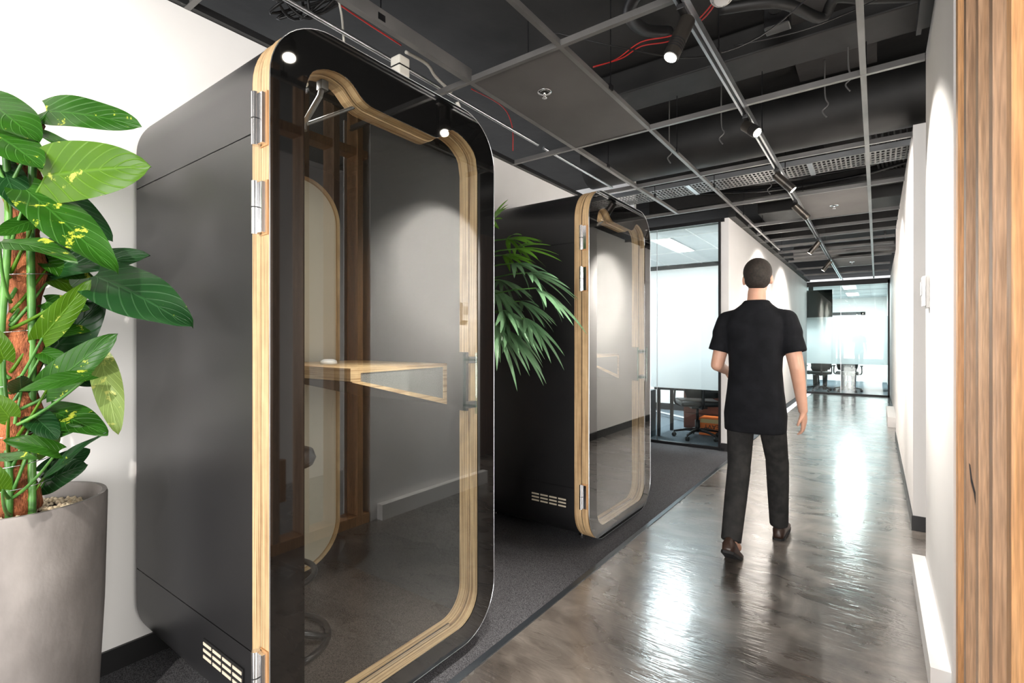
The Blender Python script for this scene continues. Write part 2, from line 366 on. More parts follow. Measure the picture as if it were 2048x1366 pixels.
def struct(name, m, *boxes, bev=0):
    b = MB()
    for x in boxes: b.box(*x, bev=bev)
    return b.build(name, m, kind='structure')
def copy_tree(o, parent=None):
    c = o.copy(); C.objects.link(c)
    if parent is not None: c.parent = parent
    for ch in list(o.children): copy_tree(ch, c)
    return c
def bez(p0, p1, p2, n=10):
    p0, p1, p2 = V(p0), V(p1), V(p2)
    return [p0*(1-t)**2+p1*2*t*(1-t)+p2*t*t for t in [i/n for i in range(n+1)]]
def spline(pts, n=6):
    pts = [V(p) for p in pts]; out = []
    for i in range(len(pts)-1):
        a = pts[max(i-1, 0)]; b = pts[i]; c = pts[i+1]; d = pts[min(i+2, len(pts)-1)]
        for k in range(n):
            t = k/n
            out.append(.5*((2*b)+(c-a)*t+(2*a-5*b+4*c-d)*t*t+(3*b-a-3*c+d)*t**3))
    out.append(pts[-1]); return out
def rrect(y0, y1, z0, z1, r, n=12):
    out = []
    for cy_, cz_, a0 in ((y1-r, z1-r, 0), (y0+r, z1-r, 90), (y0+r, z0+r, 180), (y1-r, z0+r, 270)):
        for i in range(n+1):
            a = math.radians(a0+90*i/n); out.append((cy_+r*math.cos(a), cz_+r*math.sin(a)))
    return out

CZ = 2.742   # suspended grid height
# ================================================================== SHELL
struct('floor', M['concrete'], (-1.30, 3.6, -5, 20.2, -.1, 0), (-2.55, -1.30, -5, 0-.02, -.1, 0))
struct('floor_carpet', M['carpet'], (-2.43, -1.315, -.02, 6.24, -.1, .002))
struct('trim_1', M['tape'], (-1.315, -1.285, -.02, 6.2, -.02, .006))
struct('wall_left', M['wall'], (-2.55, -2.43, -5, 6.2, 0, 2.742))
struct('baseboard_left', M['black'], (-2.43, -2.418, -5, 6.19, 0, .09))
struct('ceiling', M['slab'], (-6, 3.6, -5, 20.2, 3.4, 3.5))
struct('trim_2', M['slab2'], (-.48, .0, 3.3, 4.45, 3.3, 3.4), (-2.5, 3.5, 6.6, 6.9, 3.02, 3.4), (-2.5, 3.5, 9.6, 9.95, 3.05, 3.4), (-2.5, 3.5, -.4, .0, 3.1, 3.4))
struct('wall_right', M['wall'], (.215, .425, 2.31, 3.53, 0, 2.87))
struct('trim_3', M['wall'], (.157, .2149, 2.37, 3.57, 0, .112))
struct('trim_4', M['black'], (.18, .214, 2.0, 3.27, 2.875, 2.93), (.16, .18, 2.0, 3.27, 2.85, 2.93))
struct('wall_right_middle', M['wall'], (.2, .27, 4.4, 8.3, 0, 2.779), (.27, .9, 8.1, 8.3, 0, 2.779))
struct('baseboard_right', M['black'], (.192, .2, 4.392, 8.3, 0, .1), (.2, .27, 4.392, 4.4, 0, .1))
struct('wall_right_far', M['wall'], (.24, .5, 8.305, 14.37, 0, 2.742))
struct('baseboard_right_far', M['black'], (.232, .24, 9.0, 14.3, 0, .06))
struct('trim_5', M['wall'], (.13, .238, 9.4, 11.0, 0, .15))
struct('wall_corridor', M['wall'], (-1.505, -1.405, 6.245, 14.34, 0, 2.742))
struct('baseboard_corridor', M['black'], (-1.405, -1.396, 6.23, 14.34, 0, .09), (-1.505, -1.396, 6.23, 6.24, 0, .09))
struct('trim_6', M['duct'], (-1.41, -1.33, 6.25, 14.3, 2.745, 2.82))
struct('trim_7', M['black'], (-2.44, -2.40, -5, 6.2, 2.744, 2.776), (-2.47, -2.44, -5, 6.2, 2.744, 2.80))
# lounge side seen mirrored in the booth glass
struct('wall_lounge', M['wall'], (1.6, 1.72, 1.2, 3.6, 0, 3.0))
struct('wall_lounge_back', M['slab2'], (3.5, 3.6, -5, 8.3, 0, 3.4))
struct('wall_behind', M['wall'], (-2.43, -1.6, -5.1, -5, 0, 3.4), (2.4, 3.6, -5.1, -5, 0, 3.4), (-1.6, 2.4, -5.1, -5, 2.8, 3.4))
struct('wall_divider', M['wall'], (.9, 3.5, 8.1, 8.3, 0, 3.4))

# ---------------- office behind the first glass front
struct('floor_office', M['carpet_blue'], (-5.0, -1.31, 6.241, 9.5, -.1, .002))
struct('ceiling_office', M['wtile'], (-5.0, -1.51, 6.35, 9.45, 2.70, 2.74))
struct('wall_office_back', M['wall'], (-5.0, -1.51, 9.35, 9.45, 0, 2.7))
struct('wall_office_left', M['wall'], (-5.1, -5.0, 6.24, 9.45, 0, 3.4), (-5.0,-2.55,6.2,6.26,0,3.4))
struct('trim_8', M['black'], (-5.0, -1.51, 9.30, 9.35, 2.63, 2.70), (-5.0, -1.51, 9.33, 9.35, 0, .12))
tl = MB()
for k in range(5): tl.box(-1.95-.6*k, -1.94-.6*k, 6.36, 9.3, 2.694, 2.7)
for k in range(3): tl.box(-5.0, -1.52, 6.75+1.2*k, 6.76+1.2*k, 2.694, 2.7)
tl.build('trim_9', M['white'], kind='structure')
w = thing('window_1', None, None, (-1.98, 6.24, 0)); w['kind'] = 'structure'
MB().box(-2.43, -1.51, 6.236, 6.246, .03, 2.70).build('pane', M['oglass'], w)
MB().box(-2.43, -1.51, 6.249, 6.252, .705, 1.975).build('privacy_film', M['frost'], w)
MB().box(-2.43, -1.45, 6.22, 6.262, 0, .035).box(-2.43, -1.45, 6.22, 6.262, 2.70, 2.742).box(-1.515, -1.49, 6.215, 6.243, 0, 2.74).box(-2.43, -2.40, 6.22, 6.262, 0, 2.74).build('frame', M['blackm'], w)
MB().box(-2.262, -2.256, 6.230, 6.236, .03, 2.70).build('glazing_joint', M['alu'], w)
# ---------------- meeting room at the far end
struct('floor_meeting', M['carpet_blue'], (-3.6, .4, 14.42, 19.8, -.02, .003))
struct('ceiling_meeting', M['wtile'], (-3.6, .45, 14.4, 19.8, 2.67, 2.71))
struct('wall_meeting_back', M['wall'], (-3.6, .45, 19.6, 19.7, 0, 2.67))
struct('wall_meeting_right', M['wall'], (.25, .4, 14.42, 19.6, 0, 2.67))
struct('wall_meeting_left', M['wall'], (-3.7, -3.6, 14.3, 19.6, 0, 2.7), (-3.6, -1.5, 14.3, 14.36, 0, 2.7))
struct('trim_10', M['wall'], (-3.5, .25, 19.3, 19.6, .0, .28))
tl = MB()
for k in range(6): tl.box(-.15-.6*k, -.14-.6*k, 14.4, 19.6, 2.664, 2.67)
for k in range(4): tl.box(-3.6, .25, 15.2+1.2*k, 15.21+1.2*k, 2.664, 2.67)
tl.build('trim_11', M['grey'], kind='structure')
w = thing('window_2', None, None, (-.6, 14.37, 0)); w['kind'] = 'structure'
MB().box(-1.5, .235, 14.366, 14.376, .03, 2.62).build('pane', M['gglass'], w)
MB().box(-1.5, .232, 14.379, 14.382, .735, 1.87).build('privacy_film', M['frost'], w)
MB().box(-1.5, .24, 14.35, 14.395, 0, .04).box(-1.5, .24, 14.35, 14.395, 2.62, 2.742).box(.2, .238, 14.35, 14.395, 0, 2.7).build('frame', M['black'], w)
MB().box(-.705, -.697, 14.358, 14.366, .03, 2.62).build('glazing_joint', M['alu'], w)
w = thing('window_3', None, None, (-1.4, 19.6, 1.0)); w['kind'] = 'structure'
MB().box(-2.6, -.3, 19.55, 19.6, 2.12, 2.22).box(-.42, -.3, 19.55, 19.6, 1.1, 2.2).box(-2.6, -2.5, 19.55, 19.6, 1.1, 2.2).box(-2.6, -.3, 19.55, 19.6, 1.0, 1.1).build('frame', M['black'], w)
MB().box(-2.5, -.42, 19.58, 19.59, 1.1, 2.12).build('pane', M['sky'], w)

# ================================================================== PHONE BOOTHS
WIN = [(.104, .26)]
WIN = []
for i in range(9):      # lower-left corner
    a = math.radians(180+90*i/8); WIN.append((.104+.12+.12*math.cos(a), .135+.12+.12*math.sin(a)))
for i in range(9):      # lower-right corner
    a = math.radians(270+90*i/8); WIN.append((.896-.12+.12*math.cos(a), .135+.12+.12*math.sin(a)))
WIN += [(.896, 1.90), (.896, 2.008), (.886, 2.063), (.872, 2.086), (.848, 2.105), (.826,2.118), (.802, 2.127), (.775,2.134), (.745, 2.136), (.716, 2.125), (.691, 2.101), (.676,2.088), (.663, 2.080), (.65,2.076), (.637, 2.075),
        (.525, 2.076), (.424, 2.077), (.362, 2.078), (.345,2.079), (.331, 2.083), (.316,2.089), (.302, 2.099), (.275, 2.123), (.262,2.130), (.246, 2.135), (.226,2.138), (.207, 2.137), (.187,2.133), (.168, 2.126), (.148,2.116), (.131, 2.102), (.122,2.088), (.114, 2.068), (.107, 2.038), (.104, 2.0)]
def inset(pts, d):
    cx_ = sum(p[0] for p in pts)/len(pts); out = []
    n = len(pts)
    for i in range(n):
        a, b, c = V(pts[i-1]+(0,)) if False else V((pts[i-1][0], pts[i-1][1])), V((pts[i][0], pts[i][1])), V((pts[(i+1)%n][0], pts[(i+1)%n][1]))
        t = (c-a).normalized(); out.append((b.x-t.y*d, b.y+t.x*d))
    return out
DW, Z0, Z1, R = 1.005, .058, 2.242, .2
OUT = rrect(0, DW, Z0, Z1, R)
def make_booth(loc, label):
    t = thing('phone_booth', label, 'phone booth', loc, 'black phone booths on the carpet')
    B = lambda: MB()
    def bld(b, name, m, par=t, **k): return b.build(name, m, par, local=True, **k)
    SH = rrect(.004, DW-.004, Z0+.004, Z1-.004, R-.004, 20)
    SI = rrect(.045, DW-.045, Z0+.045, Z1-.045, R-.04, 20)
    # outer shell in three wrapped panels with fine shadow gaps
    n = len(SH)
    def band(zlo, zhi, name, sd=0):
        b = B(); xs = (-.045, -1.02)
        cl = lambda p: (p[0], min(max(p[1], zlo), zhi))
        for i in range(n):
            p, q = SH[i], SH[(i+1)%n]; pi, qi = SI[i], SI[(i+1)%n]
            if max(p[1], q[1]) <= zlo+1e-6 or min(p[1], q[1]) >= zhi-1e-6: continue
            if sd and (p[0]-DW/2)*sd < 0: continue
            def interp(a, c, z): 
                k = (z-a[1])/(c[1]-a[1]); return (a[0]+(c[0]-a[0])*k, z)
            lo, hi = zlo, zhi
            a, c = p, q
            if a[1] < lo: a = interp(a, c, lo)
            if a[1] > hi: a = interp(a, c, hi)
            if c[1] < lo: c = interp(a, c, lo) if abs(c[1]-a[1]) > 1e-9 else c
            if c[1] > hi: c = interp(a, c, hi) if abs(c[1]-a[1]) > 1e-9 else c
            inn = lambda p_: (p_[0]+(DW/2-p_[0])*.012/(DW/2), p_[1]+(1.15-p_[1])*.012)
            ai, ci = inn(a), inn(c)
            vs = [b.bm.verts.new((x, u[0], u[1])) for x in xs for u in (a, c, ci, ai)]
            for f in ((0,1,5,4), (2,3,7,6), (0,3,2,1), (4,5,6,7)): b.bm.faces.new([vs[k] for k in f])
        return bld(b, name, M['laminate'], smooth=40)
    band(1.9015, Z1, 'roof_panel'); band(.3965, 1.8985, 'side_panel', -1); band(.3965, 1.8985, 'side_panel', 1); band(Z0, .3935, 'base_panel')
    core = rrect(.014, DW-.014, Z0+.014, Z1-.014, R-.014)
    bld(B().prism(core, -1.0, -.1, holes=[SI], top=False, bot=False), 'inner_shell', M['black'])
    bld(B().prism(rrect(.010, DW-.010, Z0+.012, Z1-.012, R-.01), -1.015, -.975), 'back_panel', M['black'])
    # interior lining
    bld(B().prism(rrect(.045, DW-.045, Z0+.045, Z1-.045, R-.04), -.975, -.1, holes=[rrect(.052, DW-.052, Z0+.052, Z1-.052, R-.047)], top=False, bot=False), 'lining', M['felt'])
    bld(B().box(-.975, -.1, .118, DW-.118, .112, .132), 'booth_floor', M['carpet_in'])
    bp = bld(B().prism(rrect(.065, .86, .17, 2.10, .2), -.972, -.945), 'acoustic_panel', M['cream'], label='cream acoustic back panel')
    o_ = rrect(.050, .875, .155, 2.115, .212)
    bld(B().prism(o_, -.974, -.93, holes=[rrect(.065, .86, .17, 2.10, .2)]), 'rim', M['plyX'], bp)
    # front frame of the body and the door in front of it
    bld(B().prism(inset(OUT, .002), -.10, -.052, holes=[inset(WIN, .004)]), 'body_frame', M['plyX'], label='plywood front frame')
    bld(B().prism(inset(OUT, .006), -.052, -.046, holes=[inset(WIN, -.01)]), 'gasket', M['rubber'])
    door = bld(B().prism(OUT, -.046, -.004, holes=[WIN]), 'door', M['plyX'], label='plywood-edged door')
    bld(B().prism(inset(OUT, .001), -.004, 0, holes=[WIN]), 'glass_border', M['gloss'], door, label='glossy black printed border')
    bld(B().prism(WIN, -.0035, -.0025), 'glass_pane', M['glass'], door)
    e = B()
    for i in range(len(OUT)):
        p, q = OUT[i], OUT[(i+1)%len(OUT)]
        e.cyl((0, p[0], p[1]), (0, q[0], q[1]), .0013, n=5)
    bld(e, 'glass_edge', M['alu'], door)
    # bottom seal strip
    bld(B().box(-.052, -.046, .24, .77, .137, .15), 'door_seal', M['chrome'], door)
    # lock brackets and handle
    bld(B().box(-.03, -.006, .845, .897, 1.205, 1.232, .002).box(-.03, -.006, .845, .897, 1.018, 1.045, .002).box(-.10, -.05, .88, .894, 1.0, 1.25, .002), 'handle_bracket', M['black'], door)
    bld(B().cyl((.03, .85, 1.00), (.03, .85, 1.25), .006).cyl((-.004, .85, 1.22), (.03, .85, 1.22), .005).cyl((-.004, .85, 1.03), (.03, .85, 1.03), .005), 'handle', M['gglass'], door)
    # hinges
    for z in (1.845, 1.597, .285):
        h = bld(B().cyl((-.044, -.018, z), (-.044, -.018, z+.148), .0105, n=20).box(-.05, -.012, -.016, .003, z+.004, z+.144), 'hinge', M['chrome'], smooth=40)
        bld(B().box(-.044, -.006, -.004, .001, z-.002, z+.15), 'hinge_leaf', M['timberr'], h)
        bld(B().cyl((-.044, -.018, z+.073), (-.044, -.018, z+.076), .0112, n=20), 'hinge_joint', M['black'], h)
    # ventilation slots near the foot of the side
    vt = bld(B().box(-.415, -.15, -.0005, .004, .262, .33), 'vent', M['black'])
    s_ = B()
    for r_ in range(3):
        for c_ in range(4):
            x = -.158-.066*c_
            s_.box(x-.056, x, -.002, .0035, .268+.021*r_, .278+.021*r_, .0012)
    bld(s_, 'slot_strips', M['cream'], vt)
    # feet
    for x in (-.18, -.9):
        for y in (.25, DW-.25):
            bld(B().cyl((x, y, 0), (x, y, .02), .022, n=16).cyl((x, y, .02), (x, y, Z0+.006), .008, n=12), 'foot', M['chrome'])
    # overhead door closer seen through the glass
    cl = bld(B().box(-.09, -.06, .20, .225, 2.10, 2.13, .003).tube([(-.075, .212, 2.115), (-.078, .205, 2.08), (-.13, .178, 1.99)], .009, 6), 'door_closer', M['steel'], smooth=40)
    bld(B().tube([(-.13, .178, 1.99), (-.06, .33, 2.09)], .006, 8).cyl((-.13, .178, 1.975), (-.13, .178, 2.0), .013), 'arm', M['steel'], cl)
    # wedge-shaped desk against the far side
    zt = 1.192
    wedge = [(.44, zt), (.952, zt), (.952, 1.008), (.44, zt-.05)]
    dk = bld(B().prism(wedge, -.90, -.24), 'desk', M['felt'])
    bld(B().prism(wedge, -.24, -.232, holes=[[(.478, zt-.016), (.93, zt-.012), (.93, 1.036), (.478, zt-.048)]]), 'desk_edge', M['plyZ'], dk, label='plywood edge of the wedge desk')
    bld(B().prism([(.478, zt-.016), (.93, zt-.012), (.93, 1.036), (.478, zt-.048)], -.24, -.236), 'desk_infill', M['feltg'], dk)
    bld(B().box(-.90, -.232, .432, .4398, zt-.046, zt).box(-.90, -.232, .432, .952, zt, zt+.003), 'desk_top', M['plyZ'], dk)
    lp = bld(B().cyl((-.20, .20, 2.158), (-.20, .20, 2.185), .035, n=24), 'booth_lamp', M['white'])
    bld(B().cyl((-.20, .20, 2.152), (-.20, .20, 2.1579), .028, n=24), 'diffuser', M['lensb'], lp)
    ld = bpy.data.lights.new('booth_glow', 'AREA'); ld.shape = 'DISK'; ld.size = .08; ld.energy = 1.1; ld.color = (1, .95, .88)
    lo = bpy.data.objects.new('booth_glow', ld); C.objects.link(lo); lo.parent = t; lo.location = (-.20, .20, 2.14)
    return t
b1 = make_booth((-1.36, .727, 0), 'large black phone booth nearest the potted climbing plant, tall glass door with plywood edge')
b2 = make_booth((-1.395, 2.698, 0), 'second black phone booth, behind the palm and before the glass-fronted office')

# stool inside the near booth
def stool():
    x, y = -1.86, 1.005
    t = thing('bar_stool', 'black bar stool with round foot ring standing inside the nearest phone booth', 'stool', (x, y, .134))
    s = MB()
    s.lathe((x, y, 0), [(.0, .81), (.11, .81), (.145, .822), (.155, .845), (.145, .873), (.11, .882), (0, .876)], 32).build('seat', M['black'], t, True)
    MB().cyl((x, y, .135), (x, y, .80), .022).build('column', M['blackm'], t, 40)
    r = [(x+.15*math.cos(a), y+.15*math.sin(a), .40) for a in [2*PI*i/32 for i in range(33)]]
    MB().tube(r, .011, 8).cyl((x-.15, y, .4), (x+.15, y, .4), .009).build('foot_ring', M['blackm'], t, True)
    r2 = [(x+.20*math.cos(a), y+.20*math.sin(a), .147) for a in [2*PI*i/32 for i in range(33)]]
    b = MB().tube(r2, .012, 8)
    for k in range(4):
        a = PI/4+k*PI/2; b.tube([(x, y, .2), (x+.20*math.cos(a), y+.20*math.sin(a), .15)], .014, 8)
    b.build('base', M['blackm'], t, True)
stool()
MB().lathe((-1.97, 1.32, 1.196), [(0, .022), (.02, .021), (.034, .014), (.038, 0), (0, 0)], 24).build('power_puck', M['white'], smooth=True, label='small white domed puck lying on the booth desk', cat='desk accessory')

# ================================================================== CEILING GRID
g = thing('ceiling_grid', None, None, (-1.1, 5, CZ)); g['kind'] = 'structure'
def tee_y(x, y0, y1, w=.024, m='grid'):
    return MB().box(x-w/2, x+w/2, y0, y1, CZ, CZ+.003).box(x-.002, x+.002, y0, y1, CZ+.003, CZ+.04).build('main_runner', M[m], g)
def tee_x(y, x0, x1, w=.024):
    return MB().box(x0, x1, y-w/2, y+w/2, CZ-.001, CZ+.002).box(x0, x1, y-.002, y+.002, CZ+.002, CZ+.036).build('cross_tee', M['grid'], g)
tee_y(-1.84, -3, 5.75, .03); tee_y(-1.26, -3, 9.0); tee_y(-.66, -3, 14.3, .03); tee_y(-.06, -3, 14.3, .028)
for k, y in enumerate([-1.47, -.27, .93, 2.13, 3.33, 4.53, 5.73, 6.93]): tee_x(y, -2.43 if y < 6 else -1.4, .2 if y > 3.6 else .2)
for k in range(5): tee_x(8.13+1.2*k, -1.4, .2)
for k in range(3): tee_x(5.13+1.2*k+2.4, -1.4, .2, .02)
struct('trim_12', M['grid'], (-1.86, -1.83, -3, 2.13, CZ+.002, CZ+.075))

def tile(x0, x1, y0, y1, label):
    return MB().box(x0+.012, x1-.012, y0+.012, y1-.012, CZ+.004, CZ+.018).build('ceiling_tile', M['tile'], label=label, cat='ceiling tile')
tile(-1.84, -1.26, 2.13, 3.33, 'big grey ceiling tile above the gap between the booths, with a sprinkler')
tile(-.66, -.06, 5.73, 6.93, 'pale grey ceiling tile beside the middle of the track light')
tile(-.66, -.06, 10.5, 11.7, 'small distant grey ceiling tile near the meeting room')
def sprinkler(x, y, label):
    t = thing('sprinkler', label, 'sprinkler', (x, y, CZ))
    MB().lathe((x, y, CZ+.001), [(.022, -.001), (.04, -.004), (.042, 0), (.022, .004)], 28).build('escutcheon', M['chrome'], t, True)
    MB().cyl((x, y, CZ+.003), (x, y, CZ-.02), .009, .006).cyl((x, y, CZ-.034), (x, y, CZ-.036), .014).cyl((x-.008, y, CZ-.02), (x-.003, y, CZ-.034), .002).cyl((x+.008, y, CZ-.02), (x+.003, y, CZ-.034), .002).build('head', M['chrome'], t, True)
sprinkler(-1.559, 2.461, 'chrome sprinkler in the big grey ceiling tile near the first booth')
sprinkler(-.37, 6.35, 'chrome sprinkler in the pale tile beside the track light')
sprinkler(-.37, 11.1, 'tiny chrome sprinkler in the most distant ceiling tile')

# light track and spotlights
tr = thing('light_track', 'long aluminium light track running down the corridor ceiling', 'light track', (-.66, 6, 2.70))
MB().box(-.68, -.668, -2, 13.8, 2.70, CZ).box(-.652, -.64, -2, 13.8, 2.70, CZ).box(-.672, -.648, -2, 13.8, 2.728, CZ).build('rail', M['alu'], tr)
MB().box(-.6675, -.6525, -2, 13.8, 2.722, 2.7275).build('conductor', M['black'], tr)
def spot(y, d, label, energy, lens='lensw', size=62, ln=.19, off=(0,0,0), blend=.5, aim=None):
    d = V(d).normalized(); p = V((-.66, y, 2.645))+V(off)
    t = thing('spotlight', label, 'spotlight', (-.66, y, 2.70), 'track spotlights along the corridor')
    MB().box(-.676, -.644, y-.07, y+.05, 2.676, 2.699, .003).build('adapter', M['black'], t)
    MB().cyl((-.66, y, 2.68), tuple(p+V((0,0,.0))), .009).ell(tuple(p), (.016,)*3, None, 12).build('bracket', M['blackm'], t, True)
    a = p-d*.03; e = a+d*ln
    hd = MB().cyl(tuple(a), tuple(a+d*.008), .026, .034).cyl(tuple(a+d*.008), tuple(e), .034).build('barrel', M['barrel'], t, 35)
    q = d.to_track_quat('Z', 'Y')
    f = MB()
    for k in range(4): f.cyl(tuple(a+d*(ln*.62+.012*k)), tuple(a+d*(ln*.62+.012*k+.005)), .0355)
    f.build('cooling_fin', M['black'], hd, 35)
    MB().cyl(tuple(e), tuple(e+d*.004), .034, .033).build('rim', M['blackm'], hd, 35)
    MB().cyl(tuple(e+d*.0041), tuple(e+d*.006), .026).build('lens', M[lens], hd, 35)
    ld = bpy.data.lights.new('spot_beam', 'SPOT'); ld.energy = energy; ld.spot_size = math.radians(size); ld.spot_blend = blend
    ld.color = (1, .93, .85); ld.shadow_soft_size = .02
    lo = bpy.data.objects.new('spot_beam', ld); C.objects.link(lo)
    lo.rotation_euler = (-(V(aim).normalized() if aim else d)).to_track_quat('Z', 'Y').to_euler(); lo.parent = t; lo.location = e+d*.012-V((-.66, y, 2.70))
spot(-.9, (-.85, .33, -.5), 'black track spotlight behind the camera, aimed at the left wall', 84, size=85)
spot(.2, (.8, .35, -.6), 'unseen black track spotlight added beside the camera to brighten the timber screen', 26, size=80)  # extra lamp out of view, added to brighten the right-hand side
spot(1.17, (-.35, -.1, -.93), 'black track spotlight reflected in the near booth door top corner', 60)
spot(2.16, (-.28, -.32, -.9), 'black track spotlight hanging closest, beside the smoke detector', 60)
spot(3.42, (.875, -.40, -.88), 'glaring track spotlight tilted towards the near white wall on the right', 190, 'lens', ln=.12, size=72, blend=1)
spot(4.62, (.66, .10, -.74), 'black track spotlight aimed right, next after the glaring one', 170, size=135, blend=1)
spot(5.75, (.62, .50, -.72), 'black track spotlight aimed right, beside the pale ceiling tile', 190, size=90, blend=1)
spot(8.1, (-.62, .05, -.78), 'black track spotlight aimed left at the corridor wall above the walking person', 120, size=135, blend=1)
spot(10.2, (-.6, .05, -.8), 'smallest, most distant track spotlight near the meeting room', 130, size=135, blend=1)

# smoke detector
t = thing('smoke_detector', 'round white smoke detector hanging with red cable near the closest spotlight', 'smoke detector', (-.52, 2.42, 2.80))
dd = V((.1, -.45, -.88)).normalized(); p = V((-.55, 2.32, 2.82))
MB().cyl(tuple(p-dd*.035), tuple(p-dd*.008), .038, .040, 28).build('base', M['wcable'], t, 40)
MB().cyl(tuple(p-dd*.008), tuple(p+dd*.012), .05, .05, 28).cyl(tuple(p+dd*.012), tuple(p+dd*.034), .048, .032, 28).build('cover', M['white'], t, 40)
f = MB()
q = dd.to_track_quat('Z', 'Y')
for k in range(9):
    a = k*2*PI/9; e = q @ V((math.cos(a), math.sin(a), 0)); f.cyl(tuple(p+dd*.018+e*.038), tuple(p+dd*.030+e*.034), .005, n=8)
f.build('vent', M['grey'], t)
# services
MB().cyl((-2.42, 4.72, 3.12), (3.4, 4.72, 3.12), .235, n=40).build('duct', M['duct'], smooth=40, label='large round black duct crossing the ceiling behind the glaring spotlight', cat='duct')
MB().box(-2.42, 3.4, 3.62, 3.95, 3.2, 3.38, .01).build('duct', M['duct'], label='flat black duct crossing high above the smoke detector', cat='duct')
MB().cyl((-1.3, 11.1, 2.98), (3.4, 11.1, 2.98), .13, n=32).box(-.9, -.87, 11.09, 11.11, 3.1, 3.4).box(.1, .13, 11.09, 11.11, 3.1, 3.4).build('duct', M['grid'], smooth=40, label='thin grey round duct at the far end of the corridor ceiling', cat='duct')
MB().box(-1.3, 3.4, 7.4, 8.0, 3.0, 3.3, .01).build('duct', M['duct'], label='wide black box duct above the walking person', cat='duct')
ct = thing('cable_tray', 'perforated grey metal cable tray crossing the corridor ceiling', 'cable tray', (-1.1, 5.25, 2.85))
x0, x1, y0, y1 = -2.4, .3, 5.08, 5.42
tb = MB(); nx, ny = 78, 5
cw = (x1-x0)/nx; ch = (y1-y0)/ny
for i in range(nx+1): tb.box(x0+i*cw-.007, x0+i*cw+.007, y0, y1, 2.85, 2.852)
for j in range(ny+1): tb.box(x0, x1, y0+j*ch-.012, y0+j*ch+.012, 2.8501, 2.8521)
tb.build('perforated_bed', M['grid'], ct)
MB().box(x0, x1, y0-.003, y0, 2.85, 2.90).box(x0, x1, y1, y1+.003, 2.85, 2.90).build('side_rail', M['alu'], ct)
for x in (-1.55, -.5): MB().box(x, x+.04, y0-.02, y1+.02, 2.842, 2.849).build('support_bar', M['alu'], ct)
MB().cyl((-2.10, .9, 2.80), (-2.10, 3.22, 2.80), .011).cyl((-2.10, 3.3, 2.80), (-2.10, 4.55, 2.80), .011).build('conduit_pipe', M['alu'], smooth=40, label='thin shiny conduit pipe running above both booths beside the left wall', cat='pipe')
MB().tube(spline([(-.7, 2.9, 3.12), (-.42, 3.0, 3.1), (-.25, 3.24, 3.08), (-.18, 3.2, 3.14), (-.05, 3.26, 3.12), (.2, 3.42, 3.12), (.8, 3.8, 3.12)]), .028, 12).build('water_pipe', M['duct'], smooth=True, label='bent dark water pipe high near the top of the right wall', cat='pipe')
def cable(name, pts, r, m, label, cat='cable', n=6):
    return MB().tube(spline(pts), r, n).build(name, M[m], smooth=True, label=label, cat=cat)
cable('red_cable', [(-1.47, 2.90, 3.05), (-1.3, 2.87, 3.03), (-1.12, 2.82, 3.05), (-.9, 2.7, 2.95), (-.7, 2.55, 2.88), (-.56, 2.36, 2.85)], .0035, 'red', 'red cable looping to the white smoke detector, the upper of two')
cable('red_cable', [(-1.45, 2.86, 3.03), (-1.25, 2.83, 3.0), (-1.1, 2.78, 3.0), (-.88, 2.66, 2.90), (-.7, 2.5, 2.86), (-.57, 2.35, 2.84)], .0035, 'red', 'red cable sagging towards the smoke detector, the lower of two')
cable('red_cable', [(-2.15, 2.5, 2.95), (-2.2, 2.9, 3.0), (-2.2, 3.02, 2.9), (-2.25, 3.1, 2.75)], .0035, 'red', 'short red cable dropping between the near booth and the left wall')
cable('red_cable', [(-2.3, .9, 3.2), (-2.28, 1.3, 3.1), (-2.2, 1.55, 3.0), (-2.15, 1.9, 2.95)], .004, 'red', 'faint red cable running above the roof of the near booth')
cable('black_cable', [(-1.4, 2.3, 2.95), (-1.1, 2.5, 2.86), (-.8, 2.75, 2.82), (-.5, 2.9, 2.9), (-.2, 2.95, 3.1)], .004, 'black', 'black cable sagging under the slab by the smoke detector')
cable('black_cable', [(-.65, 3.0, 2.95), (-.3, 3.1, 2.97), (.05, 3.25, 3.1), (.2, 3.3, 3.2)], .004, 'black', 'black cable strung from the track towards the right wall')
cable('flexible_duct', [(-1.12, 3.3, 3.35), (-1.15, 2.95, 3.2), (-1.1, 2.6, 3.1), (-.95, 2.45, 3.12), (-.8, 2.5, 3.25), (-.7, 2.6, 3.38)], .035, 'black', 'looped black flexible duct above the big grey ceiling tile', 'duct', 12)
cable('white_cable', [(-2.1, 1.42, 2.95), (-2.12, 1.46, 2.98), (-2.13, 1.5, 2.9), (-2.13, 1.52, 2.72), (-2.12, 1.55, 2.6)], .006, 'wcable', 'looped white cable dropping onto the near booth roof')
cable('white_cable', [(-1.98, 1.78, 2.80), (-2.0, 1.95, 2.82), (-2.03, 2.05, 2.80), (-2.05, 2.2, 2.78)], .009, 'wcable', 'thick white cable tied along the main ceiling runner')
cable('white_cable', [(-2.05, 2.25, 2.74), (-2.06, 2.3, 2.68), (-2.06, 2.28, 2.55), (-2.06, 2.25, 2.3)], .012, 'wcable', 'white flexible hose dropping behind the near booth roof corner')
pb = thing('power_box', 'small white junction box hanging in cables above the near booth', 'junction box', (-2.0, 1.75, 2.66))
MB().box(-2.03, -1.96, 1.72, 1.79, 2.66, 2.76, .008).build('housing', M['wcable'], pb)
MB().box(-2.033, -1.957, 1.717, 1.793, 2.705, 2.711).build('cable_tie', M['black'], pb)
MB().tube(spline([(-2.0, 1.75, 2.66), (-1.995, 1.78, 2.58), (-2.01, 1.79, 2.4)]), .006).build('lead', M['wcable'], pb, True)
